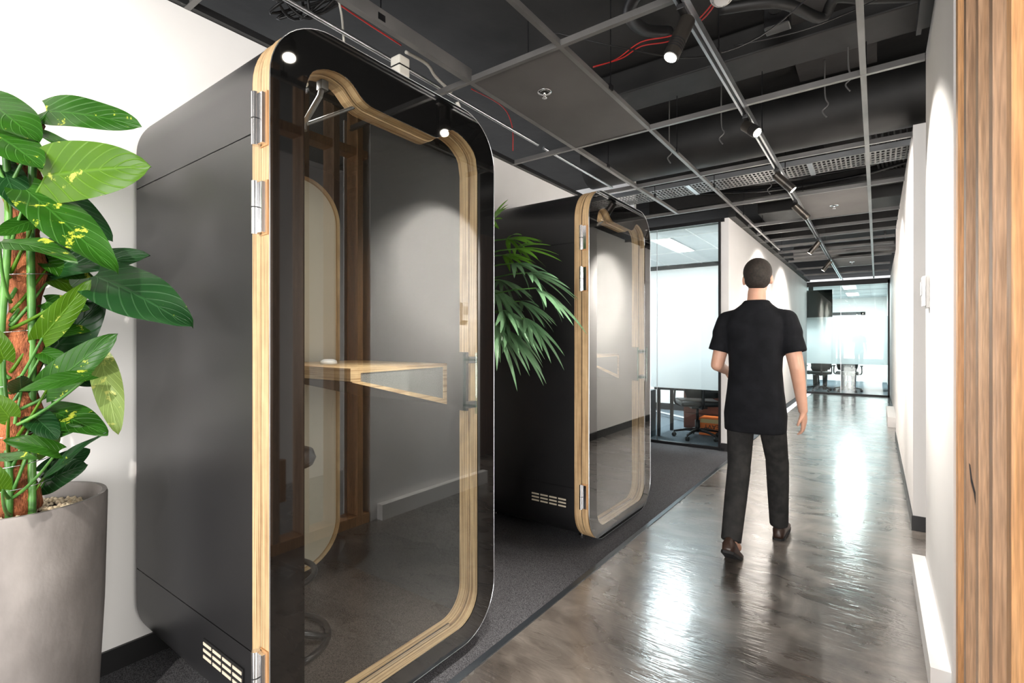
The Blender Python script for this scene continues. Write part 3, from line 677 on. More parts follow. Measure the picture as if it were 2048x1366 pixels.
# tangle of black cables above the left wall
for k in range(7):
    a = random.random()*6
    pts = [(-2.25+.03*k, 1.1+.05*k, 3.38), (-2.3+random.uniform(-.1,.1), 1.3+random.uniform(-.1,.1), 3.1+random.uniform(-.05,.05)), (-2.2+random.uniform(-.12,.12), 1.35+random.uniform(-.15,.15), 2.95), (-2.25+random.uniform(-.1,.1), 1.2+random.uniform(-.1,.2), 2.86), (-2.1+random.uniform(-.1,.1), 1.5+random.uniform(-.1,.1), 3.0)]
    MB().tube(spline(pts), .007, 6).build('black_cable', M['black'], smooth=True, label='black cable in the loose tangle above the left wall and near booth', cat='cable', group='tangled black cables above the left wall')
# long cable bundles over the far half
for k in range(9):
    y = 5.7+.1*k; z = 3.02+.03*(k%3)
    pts = [(-1.9, y+.05, z+.1), (-1.0, y-.06*(k%2), z-.02), (-.2, y+.08, z), (.3, y+.02, z+.05), (1.2, y, z+.1)]
    MB().tube(spline(pts), .013, 6).build('cable_run', M['black'], smooth=True, label='black cable slung across the ceiling beyond the perforated tray', cat='cable', group='black cables beyond the perforated tray')
for k in range(7):
    x = .0+.035*k
    pts = [(x-.1, 4.9, 3.3), (x-.06+.01*k, 5.6, 3.2), (x, 6.3, 3.12), (x+.05, 7.0, 3.1), (x+.03, 7.6, 3.2)]
    MB().tube(spline(pts), .011, 6).build('cable_run', M['black'], smooth=True, label='black cable running lengthwise above the top of the right wall', cat='cable', group='black cables above the right wall')
struct('trim_13', M['slab2'], (-.45, .9, 5.6, 6.5, 3.33, 3.4))
# hanger rods of the grid
for x in (-1.84, -1.26, -.66, -.06):
    for y in (1.5, 2.7, 3.9, 5.0, 6.3, 7.5, 9.2):
        if x < -1.5 and y > 5.6: continue
        MB().cyl((x+.004, y, CZ+.035), (x+.004, y, 3.4), .0035, n=8).box(x-.004, x+.012, y-.02, y+.02, CZ+.02, CZ+.05).build('hanger_rod', M['blackm'], label='thin black threaded rod holding up the ceiling grid', cat='hanger rod', group='hanger rods of the ceiling grid')
for x, y, z in ((-1.0, 4.2, 2.95), (-.3, 4.2, 2.98), (-1.45, 4.3, 2.92), (-.15, 3.9, 3.0), (-.9, 5.75, 2.9)):
    MB().tube(spline([(x, y, 3.39), (x, y, z+.08), (x+.02, y, z), (x-.015, y, z-.04), (x+.01, y, z-.09)]), .005, 6).build('pipe_hanger', M['grid'], smooth=True, label='hooked metal pipe hanger dangling from the dark slab', cat='hanger', group='hooked pipe hangers under the slab')
sp = thing('ceiling_speaker', 'small black box with grille fixed to the slab by the smoke detector', 'speaker', (-.46, 3.24, 3.15))
MB().box(-.53, -.40, 3.2, 3.29, 3.1, 3.3, .005).box(-.48,-.45,3.23,3.26,3.3,3.4).build('housing', M['black'], sp)
MB().cyl((-.465, 3.2, 3.2), (-.465, 3.19, 3.2), .04).build('grille', M['duct'], sp)

# ================================================================== RIGHT WALL THINGS
t = thing('access_reader', 'small grey-white access reader mounted on the near right wall', 'wall control', (.2, 3.32, 1.47))
MB().box(.199, .2149, 3.27, 3.36, 1.465, 1.632, .003).build('back_plate', M['grey'], t)
MB().box(.186, .199, 3.272, 3.345, 1.475, 1.625, .003).build('cover', M['white'], t)
MB().box(.181, .1859, 3.28, 3.337, 1.53, 1.60, .002).build('screen', M['grey'], t)
ts = thing('timber_screen', 'open screen of upright oak boards along the right edge, beside the near white wall', 'timber screen', (.28, 1.3, 0))
ys = [2.20, 2.01, 1.785, 1.585, 1.385, 1.19, .99, .79]
for k, y in enumerate(ys):
    MB().box(.215, .337, y, y+.045, .07, 2.98, .0015).build('upright_board', M[('timberr', 'timberb', 'timber', 'timberb', 'timberr', 'timber', 'timberb', 'timber')[k]], ts)
MB().prism([(.2215,.935),(.2245,.93),(.2285,.89),(.236,.85),(.2415,.80),(.2425,.765),(.2385,.79),(.2325,.845),(.2255,.88)], 2.0088, 2.0099, axis='Y').build('crack', M['black'], ts, label='dark split in the grain')
MB().box(.23, .33, .70, 2.30, 2.60, 2.655).build('top_rail', M['timberr'], ts)
MB().box(.215, .337, .70, 2.30, 0, .068).build('bottom_rail', M['timberr'], ts)
MB().box(.25, .29, 1.585, 1.69, .3, .56).build('rail_block', M['timberr'], ts)
for y in (2.305,): MB().box(.340, .352, 2.18, 2.30, .07, 2.87).build('back_strip', M['white'], ts)
# lounge things that only show as reflections in the booth doors
MB().box(.88, 1.1, 4.31, 4.6, 0, 2.5, .003).build('timber_column', M['timberd'], label='dark timber column reflected at the right edge of the near booth door', cat='column')
sh = thing('plant_shelf', 'timber shelf with green fern reflected in the near booth door edge', 'shelf', (1.3, 4.65, 1.0))
MB().box(1.12, 1.5, 4.2, 5.0, 1.05, 1.12, .003).build('shelf_board', M['timberr'], sh)
MB().box(1.14, 1.16, 4.25, 4.3, 0, 1.05).box(1.14, 1.16, 4.9, 4.95, 0, 1.05).box(1.45, 1.47, 4.25, 4.3, 0, 1.05).box(1.45, 1.47, 4.9, 4.95, 0, 1.05).build('leg', M['timberd'], sh)
fn = thing('potted_fern', 'bright yellow-green fern on the reflected timber shelf', 'plant', (1.25, 4.5, 1.12))
MB().lathe((1.25, 4.5, 1.12), [(0, 0), (.06, 0), (.08, .09), (.07, .09), (0, .08)], 20).build('pot', M['black'], fn, True)
fb = MB()
for k in range(60):
    a = random.random()*2*PI; r = random.uniform(.05, .17); h = random.uniform(.12, .26)
    fb.leaf((1.25, 4.5, 1.2), (1.25+r*math.cos(a), 4.5+r*math.sin(a), 1.2+h), .014, (0, 0, 1), .2, .1, 0, 5, 1)
fb.build('fronds', M['fern'], fn, True)
for z, lb in ((2.30, 'upper'), (2.07, 'lower')):
    lt = thing('linear_light', f'{lb} of two slim glowing linear lights reflected in the near booth door edge', 'light', (1.3, 4.7, z))
    MB().box(1.15, 1.75, 4.68, 4.72, z, z+.03).build('housing', M['black'], lt)
    MB().box(1.16, 1.74, 4.685, 4.715, z-.006, z-.0005).build('diffuser', M['led'], lt)
    MB().cyl((1.45, 4.7, z+.03), (1.45, 4.7, 3.4), .004).build('cord', M['black'], lt)

# ================================================================== CLIMBING POTHOS IN CONCRETE POT
PX, PY, PT = -2.14, .357, .807
pl = thing('potted_plant', 'large variegated climbing plant on a coir pole in a tall grey concrete pot', 'plant', (PX, PY, 0))
MB().lathe((PX, PY, 0), [(0, 0), (.175, 0), (.182, .01), (.203, .45), (.211, .797), (.208, PT), (.196, PT), (.193, .797), (.19, .70), (0, .70)], 64).build('pot', M['pot'], pl, 50, label='tall grey concrete pot')
MB().lathe((PX, PY, 0), [(0, .745), (.188, .745), (.188, .72)], 40).build('soil', M['soil'], pl)
pb = MB()
for k in range(700):
    a = random.random()*2*PI; r = .178*math.sqrt(random.random()); hgt = .752+.025*(1-r/.18)+random.uniform(0, .008)
    s = random.uniform(.005, .0085); g_ = bmesh.ops.create_icosphere(pb.bm, subdivisions=1, radius=1)['verts']
    m_ = Euler((random.random()*6, random.random()*6, random.random()*6)).to_matrix()
    for v in g_: v.co = m_ @ V((v.co.x*s*random.uniform(.9, 1.1), v.co.y*s*1.25, v.co.z*s*.7)) + V((PX+r*math.cos(a), PY+r*math.sin(a), hgt))
pb.build('pebbles', M['pebble'], pl, True, kind='stuff')
tk = []
for i in range(26):
    z = .74+i*.05; t_ = i/25
    cx_ = PX+.025*math.sin(t_*5); cy_ = PY-.015*math.cos(t_*4)
    r = .050+.012*math.sin(i*1.3)-.012*t_
    tk.append([(cx_+r*(1+.12*math.sin(3*a+i*.6))*math.cos(a), cy_+r*(1+.1*math.cos(4*a+i))*math.sin(a), z) for a in [2*PI*k/20 for k in range(20)]])
MB().loft(tk).build('coir_pole', M['coir'], pl, True)
for k, (dx, dy, r) in enumerate(((.02, -.066, .011), (.052, -.042, .009), (.06, .015, .010), (-.02, -.065, .008))):
    pts = [(PX+dx*(1+.25*math.sin(i*1.1+k)), PY+dy*(1+.2*math.cos(i*.9+k*2)), .72+i*.12) for i in range(11 if k != 3 else 8)]
    MB().tube(spline(pts, 4), r, 10).build('vine', M['vine'], pl, True)
for z in (.86, .93, 1.02, 1.17, 1.33, 1.5):
    MB().tube([(PX+.078*math.cos(a), PY+.078*math.sin(a), z+.01*math.sin(a*1.0)) for a in [2*PI*k/24 for k in range(25)]], .0012, 5).build('tie_wire', M['alu'], pl, True)
LV = [
((-2.159, 0.283, 2.02), (-1.963, 0.364, 1.877), 0.140, 'leaf', .6),
((-2.145, 0.417, 2.033), (-1.901, 0.595, 1.988), 0.128, 'leaf', .5),
((-2.338, 0.462, 1.887), (-2.12, 0.62, 1.957), 0.150, 'leafp', .15),
((-1.955, 0.375, 1.776), (-1.667, 0.543, 1.795), 0.175, 'leafb', .25),
((-2.035, 0.373, 1.923), (-1.91, 0.46, 1.850), 0.055, 'leaf', 1.2),
((-2.081, 0.278, 1.906), (-1.886, 0.358, 1.783), 0.130, 'leaf', .6),
((-2.116, 0.314, 1.825), (-2.002, 0.335, 1.675), 0.085, 'leafd', .3),
((-2.168, 0.462, 1.782), (-1.965, 0.54, 1.618), 0.080, 'leafd', .4),
((-1.997, 0.346, 1.738), (-1.656, 0.464, 1.485), 0.125, 'leaf', .45),
((-2.035, 0.373, 1.661), (-1.99, 0.282, 1.595), 0.055, 'leaf', .6),
((-1.986, 0.285, 1.574), (-1.704, 0.392, 1.512), 0.090, 'leaf', 1.1),
((-2.163, 0.404, 1.517), (-1.873, 0.61, 1.573), 0.110, 'leafd', .6),
((-1.892, 0.477, 1.494), (-1.543, 0.601, 1.342), 0.165, 'leafd', .45),
((-1.956, 0.369, 1.303), (-1.801, 0.445, 1.470), 0.070, 'leafb', .1),
((-2.221, 0.423, 1.228), (-2.052, 0.539, 1.433), 0.160, 'leafd', .3),
((-2.013, 0.389, 1.149), (-1.838, 0.515, 1.320), 0.095, 'leaf', .3),
((-1.84, 0.456, 1.2), (-1.86, 0.305, 1.165), 0.055, 'leaf', 1.0),
((-1.939, 0.505, 1.243), (-1.837, 0.518, 1.019), 0.075, 'leafp', .2),
((-2.074, 0.407, 1.085), (-1.862, 0.499, 1.018), 0.100, 'leaf', .6),
((-2.047, 0.364, 0.995), (-1.926, 0.453, 1.044), 0.060, 'leaf', .5),
((-1.859, 0.388, 0.987), (-1.851, 0.275, 1.040), 0.060, 'leaf', .9),
((-2.087, 0.397, 0.871), (-1.868, 0.495, 1.026), 0.045, 'leafd', .8),
((-2.15, 0.413, 0.847), (-2.036, 0.493, 0.905), 0.100, 'leafd', .4),
((-1.923, 0.269, 0.985), (-1.76, 0.326, 0.993), 0.040, 'leaf', 1.0),
((-1.836, 0.285, 1.10), (-1.833, 0.250, 1.163), 0.055, 'leafb', .3),
((-1.847, 0.278, 1.248), (-1.829, 0.253, 1.334), 0.050, 'leafb', .3),
((-1.851, 0.275, 0.909), (-1.836, 0.248, 0.988), 0.045, 'leafb', .3),
((-2.296, 0.431, 1.37), (-2.142, 0.543, 1.417), 0.110, 'leafd', .5),
((-2.323, 0.411, 1.505), (-2.213, 0.491, 1.658), 0.110, 'leafd', .5),
((-2.195, 0.257, 1.87), (-2.227, 0.142, 1.736), 0.132, 'leaf', .5),
((-2.195, 0.257, 1.646), (-2.195, 0.103, 1.525), 0.130, 'leaf', .5),
((-2.195, 0.257, 1.346), (-2.25, 0.125, 1.273), 0.118, 'leaf', .5),
((-2.256, 0.274, 2.075), (-2.304, 0.157, 2.14), 0.137, 'leaf', .5),
((-2.195, 0.257, 1.092), (-2.316, 0.149, 1.032), 0.105, 'leaf', .5),
]
rl = random.Random(5)
for k in range(13):
    z = .84+.062*k+rl.uniform(-.03, .03); a = rl.uniform(-.2, 2.6); r0 = .06; r1 = rl.uniform(.14, .2)
    LV.append(((PX+r0*math.cos(a)+.02, PY+r0*math.sin(a), z+.03), (PX+r1*math.cos(a)+.02, PY+r1*math.sin(a), z+rl.uniform(-.05, .09)), rl.uniform(.05, .085), rl.choice(['leaf', 'leafd', 'leaf', 'leafb', 'leafd']), rl.uniform(.3, .9)))
for k, (b, tp, w_, mm, up) in enumerate(LV):
    b, tp = V(b), V(tp); mid_ = (b+tp)/2
    view = (V((0, 0, 1.3))-mid_).normalized(); nr = view*(1-.3*up)+V((.25, -.1, 1))*up
    lb = MB(); lb.leaf(b, tp, w_, nr, droop=random.uniform(.08, .2), fold=random.uniform(.12, .34), heart=.5, nu=18, nv=5, wav=.03)
    lf = lb.build('leaf', M[mm], pl, True)
    zz = max(.78, b.z-.16); o_ = V((PX+.05, PY-.03, zz)); m_ = (o_+b)/2+V((.02, -.01, -.03))
    MB().tube(bez(o_, m_, b+(tp-b)*.03, 8), [.0055-.0003*i for i in range(9)], 8).build('stalk', M['vine' if k % 3 else 'leafb'], lf, True)

# ================================================================== LADY PALM BETWEEN THE BOOTHS
pm = thing('potted_palm', 'lady palm with long drooping leaf fingers standing between the two booths', 'plant', (-2.12, 2.1, 0))
MB().lathe((-2.12, 2.1, 0), [(0, 0), (.14, 0), (.19, .5), (.18, .5), (.17, .46), (0, .46)], 40).build('pot', M['black'], pm, 40)
hubs = [((-1.639, 2.208, 1.857), (.5,.5,.25), 'palmb', .22), ((-1.60, 2.22, 1.80), (.75,.35,.2), 'palmb', .26), ((-1.60, 2.21, 1.72), (.6,.2,-.1), 'palm', .24), ((-1.50, 2.2, 1.66), (.85,.35,-.1), 'palm', .26),
        ((-1.45, 2.2, 1.575), (.8,.5,-.3), 'palm', .29), ((-1.692, 2.232, 1.456), (.6,.2,-.35), 'palm', .27), ((-1.64, 2.2, 1.36), (.7,.25,-.5), 'palm', .28), ((-1.764, 2.303, 1.65), (.3,.7,-.1), 'palm', .25), ((-1.62, 2.30, 1.52), (.6,.6,-.3), 'palm', .24), ((-1.70, 2.15, 1.95), (.2,.2,.6), 'palmb', .2), ((-1.72, 2.2, 1.58), (.5,-.1,-.4), 'palm', .24)]
hubs += [((-1.62, 2.15, 1.46), (.9,.1,-.5), 'palm', .24), ((-1.66, 2.1, 1.40), (.6,.0,-.8), 'palm', .27), ((-1.55, 2.25, 1.42), (.9,.3,-.6), 'palm', .25), ((-1.70, 2.25, 1.78), (.5,.4,.1), 'palmb', .22)]
for hb, dr, mm, ln in hubs:
    hb = V(hb); dr = V(dr).normalized(); side = dr.cross(V((0, 0, 1))).normalized(); upv = side.cross(dr)
    f = MB(); nb = 9
    for i in range(nb):
        a = math.radians(-75+150*i/(nb-1)+random.uniform(-5, 5))
        d = (dr*math.cos(a)+side*math.sin(a)*.95+upv*random.uniform(-.15, .15)).normalized()
        l_ = ln*random.uniform(.8, 1.08)*(.8+.2*math.cos(a))
        tip = hb+d*l_+V((0, 0, -l_*random.uniform(.2, .6)))
        f.leaf(hb, tip, .027, upv+V((.4, -.6, .3)), droop=.28, fold=.35, heart=0, nu=10, nv=2, wav=.0)
    fr = f.build('frond', M[mm], pm, True)
    MB().tube(bez((-2.1, 2.1, hb.z-.35), (-1.95, 2.15, hb.z+.02), hb, 8), .004, 6).build('stalk', M['vine'], fr, True)
for k in range(4):
    MB().tube([(-2.12+.03*math.cos(k*1.6), 2.1+.03*math.sin(k*1.6), .45), (-2.1+.04*math.cos(k*1.6), 2.1+.04*math.sin(k*1.6), 1.62-.1*k)], .011, 8).build('cane', M['coir'], pm, True)

# ================================================================== WALKING PERSON
def person():
    cx_, cy_ = -.605, 3.36
    t = thing('person', 'person in black T-shirt and charcoal trousers walking away down the corridor', 'person', (cx_, cy_, 0))
    P = lambda x, y, z: (cx_+x, cy_+y, z)
    # joints: x right, y forward (away), z up
    hipL, kneeL, ankL = P(-.078, .0, .93), P(-.085, -.03, .51), P(-.085, -.235, .135)
    hipR, kneeR, ankR = P(.078, .02, .93), P(.09, .22, .53), P(.085, .33, .10)
    shL, elL, wrL = P(-.165, .03, 1.43), P(-.22, .0, 1.145), P(-.205, .20, 1.095)
    shR, elR, wrR = P(.165, .03, 1.43), P(.225, .0, 1.14), P(.25, .06, .885)
    b = MB()
    # torso
    for z, rx, ry, y in ((.95, .15, .1, 0), (1.05, .135, .095, .0), (1.18, .13, .09, .01), (1.32, .155, .105, .02), (1.42, .165, .1, .03), (1.48, .12, .075, .03)):
        b.ell(P(0, y, z), (rx*.88, ry, .075))
    b.cap(P(0, .035, 1.46), P(0, .06, 1.60), .058, .053)
    b.cap(hipL, kneeL, .082, .055); b.cap(kneeL, ankL, .052, .036); b.cap(hipR, kneeR, .082, .055); b.cap(kneeR, ankR, .052, .036)
    b.cap(shL, elL, .052, .04); b.cap(elL, wrL, .040, .026); b.cap(shR, elR, .052, .041); b.cap(elR, wrR, .041, .026)
    # head with face, turned slightly to the left
    hc = V(P(0, .085, 1.69)); rz = Matrix.Rotation(.15, 3, 'Z')
    def H(x, y, z): return tuple(hc+rz @ V((x, y, z)))
    b.ell(H(0, 0, .015), (.076, .096, .098)); b.ell(H(0, .03, -.05), (.056, .06, .062)); b.cap(H(0, .06, -.085), H(0, .035, -.085), .028, .04)
    b.cap(H(0, .094, .005), H(0, .108, -.025), .009, .013)
    b.ell(H(0, .088, -.055), (.024, .012, .006)); b.ell(H(0, .086, -.068), (.021, .012, .006))
    for s in (-1, 1):
        b.ell(H(s*.078, -.008, -.012), (.009, .019, .031)); b.ell(H(s*.032, .082, .018), (.014, .01, .009)); b.ell(H(s*.032, .088, .036), (.02, .008, .005))
    # hands
    def hand(w, dirv, nrm, side):
        w, d, n = V(w), V(dirv).normalized(), V(nrm).normalized(); n = (n-d*n.dot(d)).normalized(); s_ = d.cross(n)*side
        q = Matrix((s_, d, n)).transposed()
        b.ell(tuple(w+d*.05), (.040, .052, .017), q)
        for k, (o_, l_) in enumerate(((-.030, .066), (-.010, .076), (.010, .071), (.029, .056))):
            r0 = w+d*.088+s_*o_; r1 = r0+d*l_*.45+n*.006; r2 = r1+(d*.8+n*.55).normalized()*l_*.32; r3 = r2+(d*.5+n*.85).normalized()*l_*.25
            b.cap(tuple(r0-d*.02), tuple(r1), .0095, .0088, 10); b.cap(tuple(r1), tuple(r2), .0088, .008, 10); b.cap(tuple(r2), tuple(r3), .008, .007, 10)
        a0 = w+d*.022-s_*.026; a1 = a0+(d*.7-s_*.75+n*.25).normalized()*.038; a2 = a1+(d*.95-s_*.2+n*.35).normalized()*.028
        b.cap(tuple(a0), tuple(a1), .014, .010, 10); b.cap(tuple(a1), tuple(a2), .010, .0085, 10)
    hand(wrR, (.05, .28, -1), (-1, .15, 0), 1); hand(wrL, (.10, .95, .12), (.95, 0, -.3), -1)
    # feet inside the shoes
    b.cap(ankL, P(-.085, -.10, .045), .034, .03); b.cap(ankR, P(.085, .45, .07), .034, .03)
    body = b.build('body', M['skin'], t, True); remesh(body, .0065, 2)
    # hair
    h = MB(); h.ell(H(0, -.012, .035), (.083, .098, .092)); h.ell(H(0, -.04, -.015), (.074, .066, .062)); ho = h.build('hair', M['hair'], t, True); remesh(ho, .007, 2)
    # cut the hair off the face by a shell shift: the hair mass sits back and up so the face stays clear
    # T-shirt
    def ring(x, y, z, rx, ry, n=36, sq=2.4):
        out = []
        for k in range(n):
            a = 2*PI*k/n; c_, s_ = math.cos(a), math.sin(a)
            out.append(P(x+rx*math.copysign(abs(c_)**(2/sq), c_), y+ry*math.copysign(abs(s_)**(2/sq), s_), z))
        return out
    sh = MB()
    sh.loft([ring(0, .0, .745, .172, .128), ring(0, .0, .85, .176, .13), ring(0, .0, 1.0, .158, .122), ring(0, .005, 1.12, .148, .115), ring(0, .012, 1.22, .152, .118), ring(0, .02, 1.32, .165, .122), ring(0, .025, 1.39, .175, .115), ring(0, .03, 1.44, .172, .1), ring(0, .035, 1.485, .135, .088), ring(0, .045, 1.525, .085, .078), ring(0, .05, 1.55, .068, .066)])
    for s, sx, el in ((-1, shL, elL), (1, shR, elR)):
        a = V(sx); e = V(el); d = (e-a); en = a+d*.70+V((s*.004, 0, 0))
        sh.cap(tuple(a+V((-s*.05, 0, .005))), tuple(a+V((s*.0, 0, -.01))), .062, .066); sh.cap(tuple(a+V((s*.0, 0, -.01))), tuple(a+d*.3+V((s*.004, 0, 0))), .066, .07)
        sh.cyl(tuple(a+d*.1), tuple(en), .060, .070, 24)
    so = sh.build('tshirt', M['tee'], t, True); remesh(so, .008, 3)
    # trousers
    tr_ = MB()
    tr_.loft([ring(-.0, .0, .74, .14, .105), ring(0, 0, .88, .145, .11), ring(0, 0, 1.0, .145, .11)])
    for hp, kn, an, s in ((hipL, kneeL, ankL, -1), (hipR, kneeR, ankR, 1)):
        tr_.cap(tuple(V(hp)+V((0, 0, -.03))), kn, .086, .066); k_, a_ = V(kn), V(an)
        tr_.cap(kn, tuple(k_+(a_-k_)*.45), .068, .064); tr_.cyl(tuple(k_+(a_-k_)*.4), tuple(k_+(a_-k_)*1.02), .064, .056, 22)
    to = tr_.build('trousers', M['trous'], t, True); remesh(to, .008, 3)
    # shoes
    def shoe(an, pitch, side):
        a = V(an); m_ = Matrix.Rotation(pitch, 3, 'X')
        rings = []
        for y, w_, zt_ in ((-.085, .018, .03), (-.078, .030, .075), (-.04, .037, .085), (.0, .038, .085), (.05, .042, .06), (.10, .048, .045), (.15, .046, .036), (.185, .034, .028), (.2, .012, .015)):
            rr = []
            for k in range(16):
                q = 2*PI*k/16; z = math.sin(q); zz = (z*.5+.5)*zt_ if z > -.3 else 0
                rr.append(tuple(a+m_ @ V((w_*math.cos(q)*(1.0 if z < .3 else .85), y, zz-.085))))
            rings.append(rr)
        o_ = MB().loft(rings).build('shoe', M['shoe'], t, True)
        sl = MB()
        lo_ = [(-.085, .02), (-.07, .034), (-.02, .038), (.05, .043), (.10, .049), (.15, .047), (.19, .034), (.203, .01)]
        poly = [(w_, y) for y, w_ in lo_]+[(-w_, y) for y, w_ in reversed(lo_)]
        sl.prism(poly, -.099, -.083, axis='Z')
        for v in sl.bm.verts: v.co = a+m_ @ v.co
        sl.build('sole', M['rubber'], o_)
    shoe(P(-.085, -.225, .140), -.5, -1); shoe(P(.085, .36, .105), .06, 1)
    return t
person()

# ================================================================== OFFICE THINGS
def swivel_chair(x, y, rz, label, sz=1, group=None, back=True):
    t = thing('office_chair', label, 'chair', (x, y, .003), group, rz)
    bld = lambda b, n, m, p=t, sm=True: b.build(n, m, p, sm, local=True)
    for k in range(5):
        a = 2*PI*k/5+.3; c, s = math.cos(a), math.sin(a)
        lg = bld(MB().tube([(0, 0, .11), (.15*c, .15*s, .105), (.30*c, .30*s, .075)], [.024, .018, .013], 10), 'base_leg', M['blackm'])
        bld(MB().cyl((.30*c-.018*s, .30*s+.018*c, .03), (.30*c-.006*s, .30*s+.006*c, .03), .029).cyl((.30*c+.006*s, .30*s-.006*c, .03), (.30*c+.018*s, .30*s-.018*c, .03), .029).cyl((.30*c, .30*s, .03), (.30*c, .30*s, .08), .008), 'castor', M['black'], lg)
    bld(MB().cyl((0, 0, .08), (0, 0, .24), .032).cyl((0, 0, .24), (0, 0, .42), .018), 'gas_column', M['blackm'])
    bld(MB().box(-.1, .1, -.12, .1, .40, .44, .01), 'mechanism', M['black'])
    bld(MB().box(-.25, .25, -.24, .25, .44, .51, .028), 'seat', M['black'])
    bld(MB().tube(spline([(0, -.12, .42), (0, -.28, .44), (0, -.30, .6), (0, -.29, .75)]), .02, 8), 'back_support', M['blackm'])
    b = MB(); rings = []
    for z, w_, y_ in ((.56, .19, -.25), (.64, .22, -.265), (.78, .235, -.27), (.92, .225, -.28), (1.0, .19, -.29), (1.02, .15, -.295)):
        rings.append([(w_*u, y_-.03*(1-u*u)+dy, z) for dy, us in ((-.012, (-1, -.6, 0, .6, 1)), (.012, (1, .6, 0, -.6, -1))) for u in us])
    bld(b.loft(rings), 'backrest', M['black'])
    for s in (-1, 1): bld(MB().tube(spline([(s*.2, 0, .43), (s*.29, 0, .47), (s*.29, 0, .64)]), .013, 8).box(s*.29-.03, s*.29+.03, -.1, .14, .64, .665, .008), 'armrest', M['black'])
    return t
swivel_chair(-1.93, 6.84, .5, 'black swivel office chair behind the glass, in front of the orange box')
d = thing('office_desk', 'office desk with pale plywood edge just behind the frosted glass front', 'desk', (-2.1, 7.0, 0))
MB().box(-2.44, -1.53, 6.62, 7.3, .668, .690, .002).build('worktop', M['plyZ'], d)
MB().box(-2.44, -1.53, 6.62, 6.64, .64, .667).build('apron', M['black'], d)
MB().box(-2.42, -2.38, 6.66, 6.70, 0, .667).build('leg', M['black'], d); MB().box(-1.58, -1.54, 6.66, 6.70, 0, .667).build('leg', M['cabblue'], d)
MB().box(-2.42, -2.38, 7.2, 7.24, 0, .667).build('leg', M['black'], d); MB().box(-1.58, -1.54, 7.2, 7.24, 0, .667).build('leg', M['cabblue'], d)
d = thing('drawer_cabinet', 'brown drawer cabinet under the office desk behind the swivel chair', 'cabinet', (-1.85, 7.6, 0))
MB().box(-2.30, -1.60, 7.45, 7.9, .02, .66, .004).build('body', M['cab'], d)
for k in range(3):
    dr = MB().box(-2.29, -1.61, 7.43, 7.449, .05+.2*k, .235+.2*k, .002).build('drawer', M['cab'], d)
    MB().box(-2.0, -1.9, 7.418, 7.43, .19+.2*k, .2+.2*k).build('handle', M['chrome'], dr)
MB().box(-2.95, -2.45, 6.40, 6.72, .0, .63, .004).build('storage_cabinet', M['cabblue'], label='dark blue cabinet inside the office at the glass edge by the second booth', cat='cabinet')
MB().cyl((-3.2, 8.6, .06), (-2.0, 7.75, .06), .022).build('desk_foot_bar', M['chrome'], smooth=40, label='long chrome bar lying low on the office floor', cat='metal bar')
bx = thing('cardboard_box', 'orange box with upside-down HEAVY lettering behind the office chair', 'box', (-1.85, 7.2, .003))
MB().box(-1.99, -1.62, 7.12, 7.38, .003, .235, .002).build('carton', M['orange'], bx)
MB().box(-1.97, -1.66, 7.1185, 7.1199, .17, .225).build('label_patch', M['kraft'], bx)
def text(name, s, size, loc, rot, m, parent):
    cu = bpy.data.curves.new(name, 'FONT'); cu.body = s; cu.size = size; cu.extrude = .0006; cu.align_x = 'CENTER'; cu.align_y = 'CENTER'; cu.materials.append(M[m])
    tmp = bpy.data.objects.new(name, cu); me = bpy.data.meshes.new_from_object(tmp); bpy.data.objects.remove(tmp)
    o = bpy.data.objects.new(name, me); C.objects.link(o); o.parent = parent
    o.location = V(loc)-WORLD[parent.name]; o.rotation_euler = rot; return o
text('lettering', 'HEAVY', .085, (-1.79, 7.118, .125), (PI/2, PI, 0), 'black', bx)
def troffer(x0, x1, y0, y1, z, label, pw, col=(.92, .97, 1)):
    t = thing('ceiling_panel_light', label, 'ceiling light', ((x0+x1)/2, (y0+y1)/2, z-.02))
    MB().box(x0, x1, y0, y1, z-.012, z-.0065).build('frame', M['white'], t)
    MB().box(x0+.02, x1-.02, y0+.02, y1-.02, z-.016, z-.0125).build('diffuser', M['troffer'], t)
    ld = bpy.data.lights.new('panel_glow', 'AREA'); ld.shape = 'RECTANGLE'; ld.size = x1-x0; ld.size_y = y1-y0; ld.energy = pw; ld.color = col
    lo = bpy.data.objects.new('panel_glow', ld); C.objects.link(lo); lo.parent = t; lo.location = (0, 0, -.01)
troffer(-2.55, -2.27, 6.76, 7.94, 2.70, 'bright rectangular ceiling light in the office behind the second booth', 27)
troffer(-3.75, -3.47, 6.76, 7.94, 2.70, 'ceiling light partly hidden by the second booth top edge', 27)
troffer(-.72, -.42, 14.9, 16.0, 2.67, 'nearer ceiling light in the meeting room at the corridor end', 38)
troffer(-.74, -.42, 17.2, 18.4, 2.67, 'farther ceiling light in the meeting room at the corridor end', 38)
troffer(-2.6, -2.3, 15.5, 16.7, 2.67, 'meeting room ceiling light hidden behind the wall screen', 38)
tv = thing('wall_screen', 'black television hanging behind the end glass, above the frosted band', 'television', (-1.35, 14.7, 1.8))
MB().box(-1.85, -.885, 14.62, 14.66, 1.80, 2.56, .004).build('bezel', M['black'], tv)
MB().box(-1.84, -.895, 14.615, 14.6199, 1.81, 2.55).build('screen', M['screen'], tv)
MB().box(-1.4, -1.3, 14.66, 14.70, 2.1, 2.67).build('bracket', M['black'], tv)
mt = thing('meeting_table', 'long black meeting table behind the glass at the corridor end', 'table', (-1.2, 16.2, 0))
MB().box(-2.6, .05, 15.6, 16.8, .70, .735, .004).build('table_top', M['black'], mt)
for x in (-2.1, -.75): MB().box(x-.04, x+.04, 16.15, 16.25, .0, .70).box(x-.05, x+.05, 15.85, 16.55, .003, .04).build('leg', M['black'], mt)
swivel_chair(-.60, 15.25, 0, 'black swivel chair of the person in dark jeans at the meeting table')
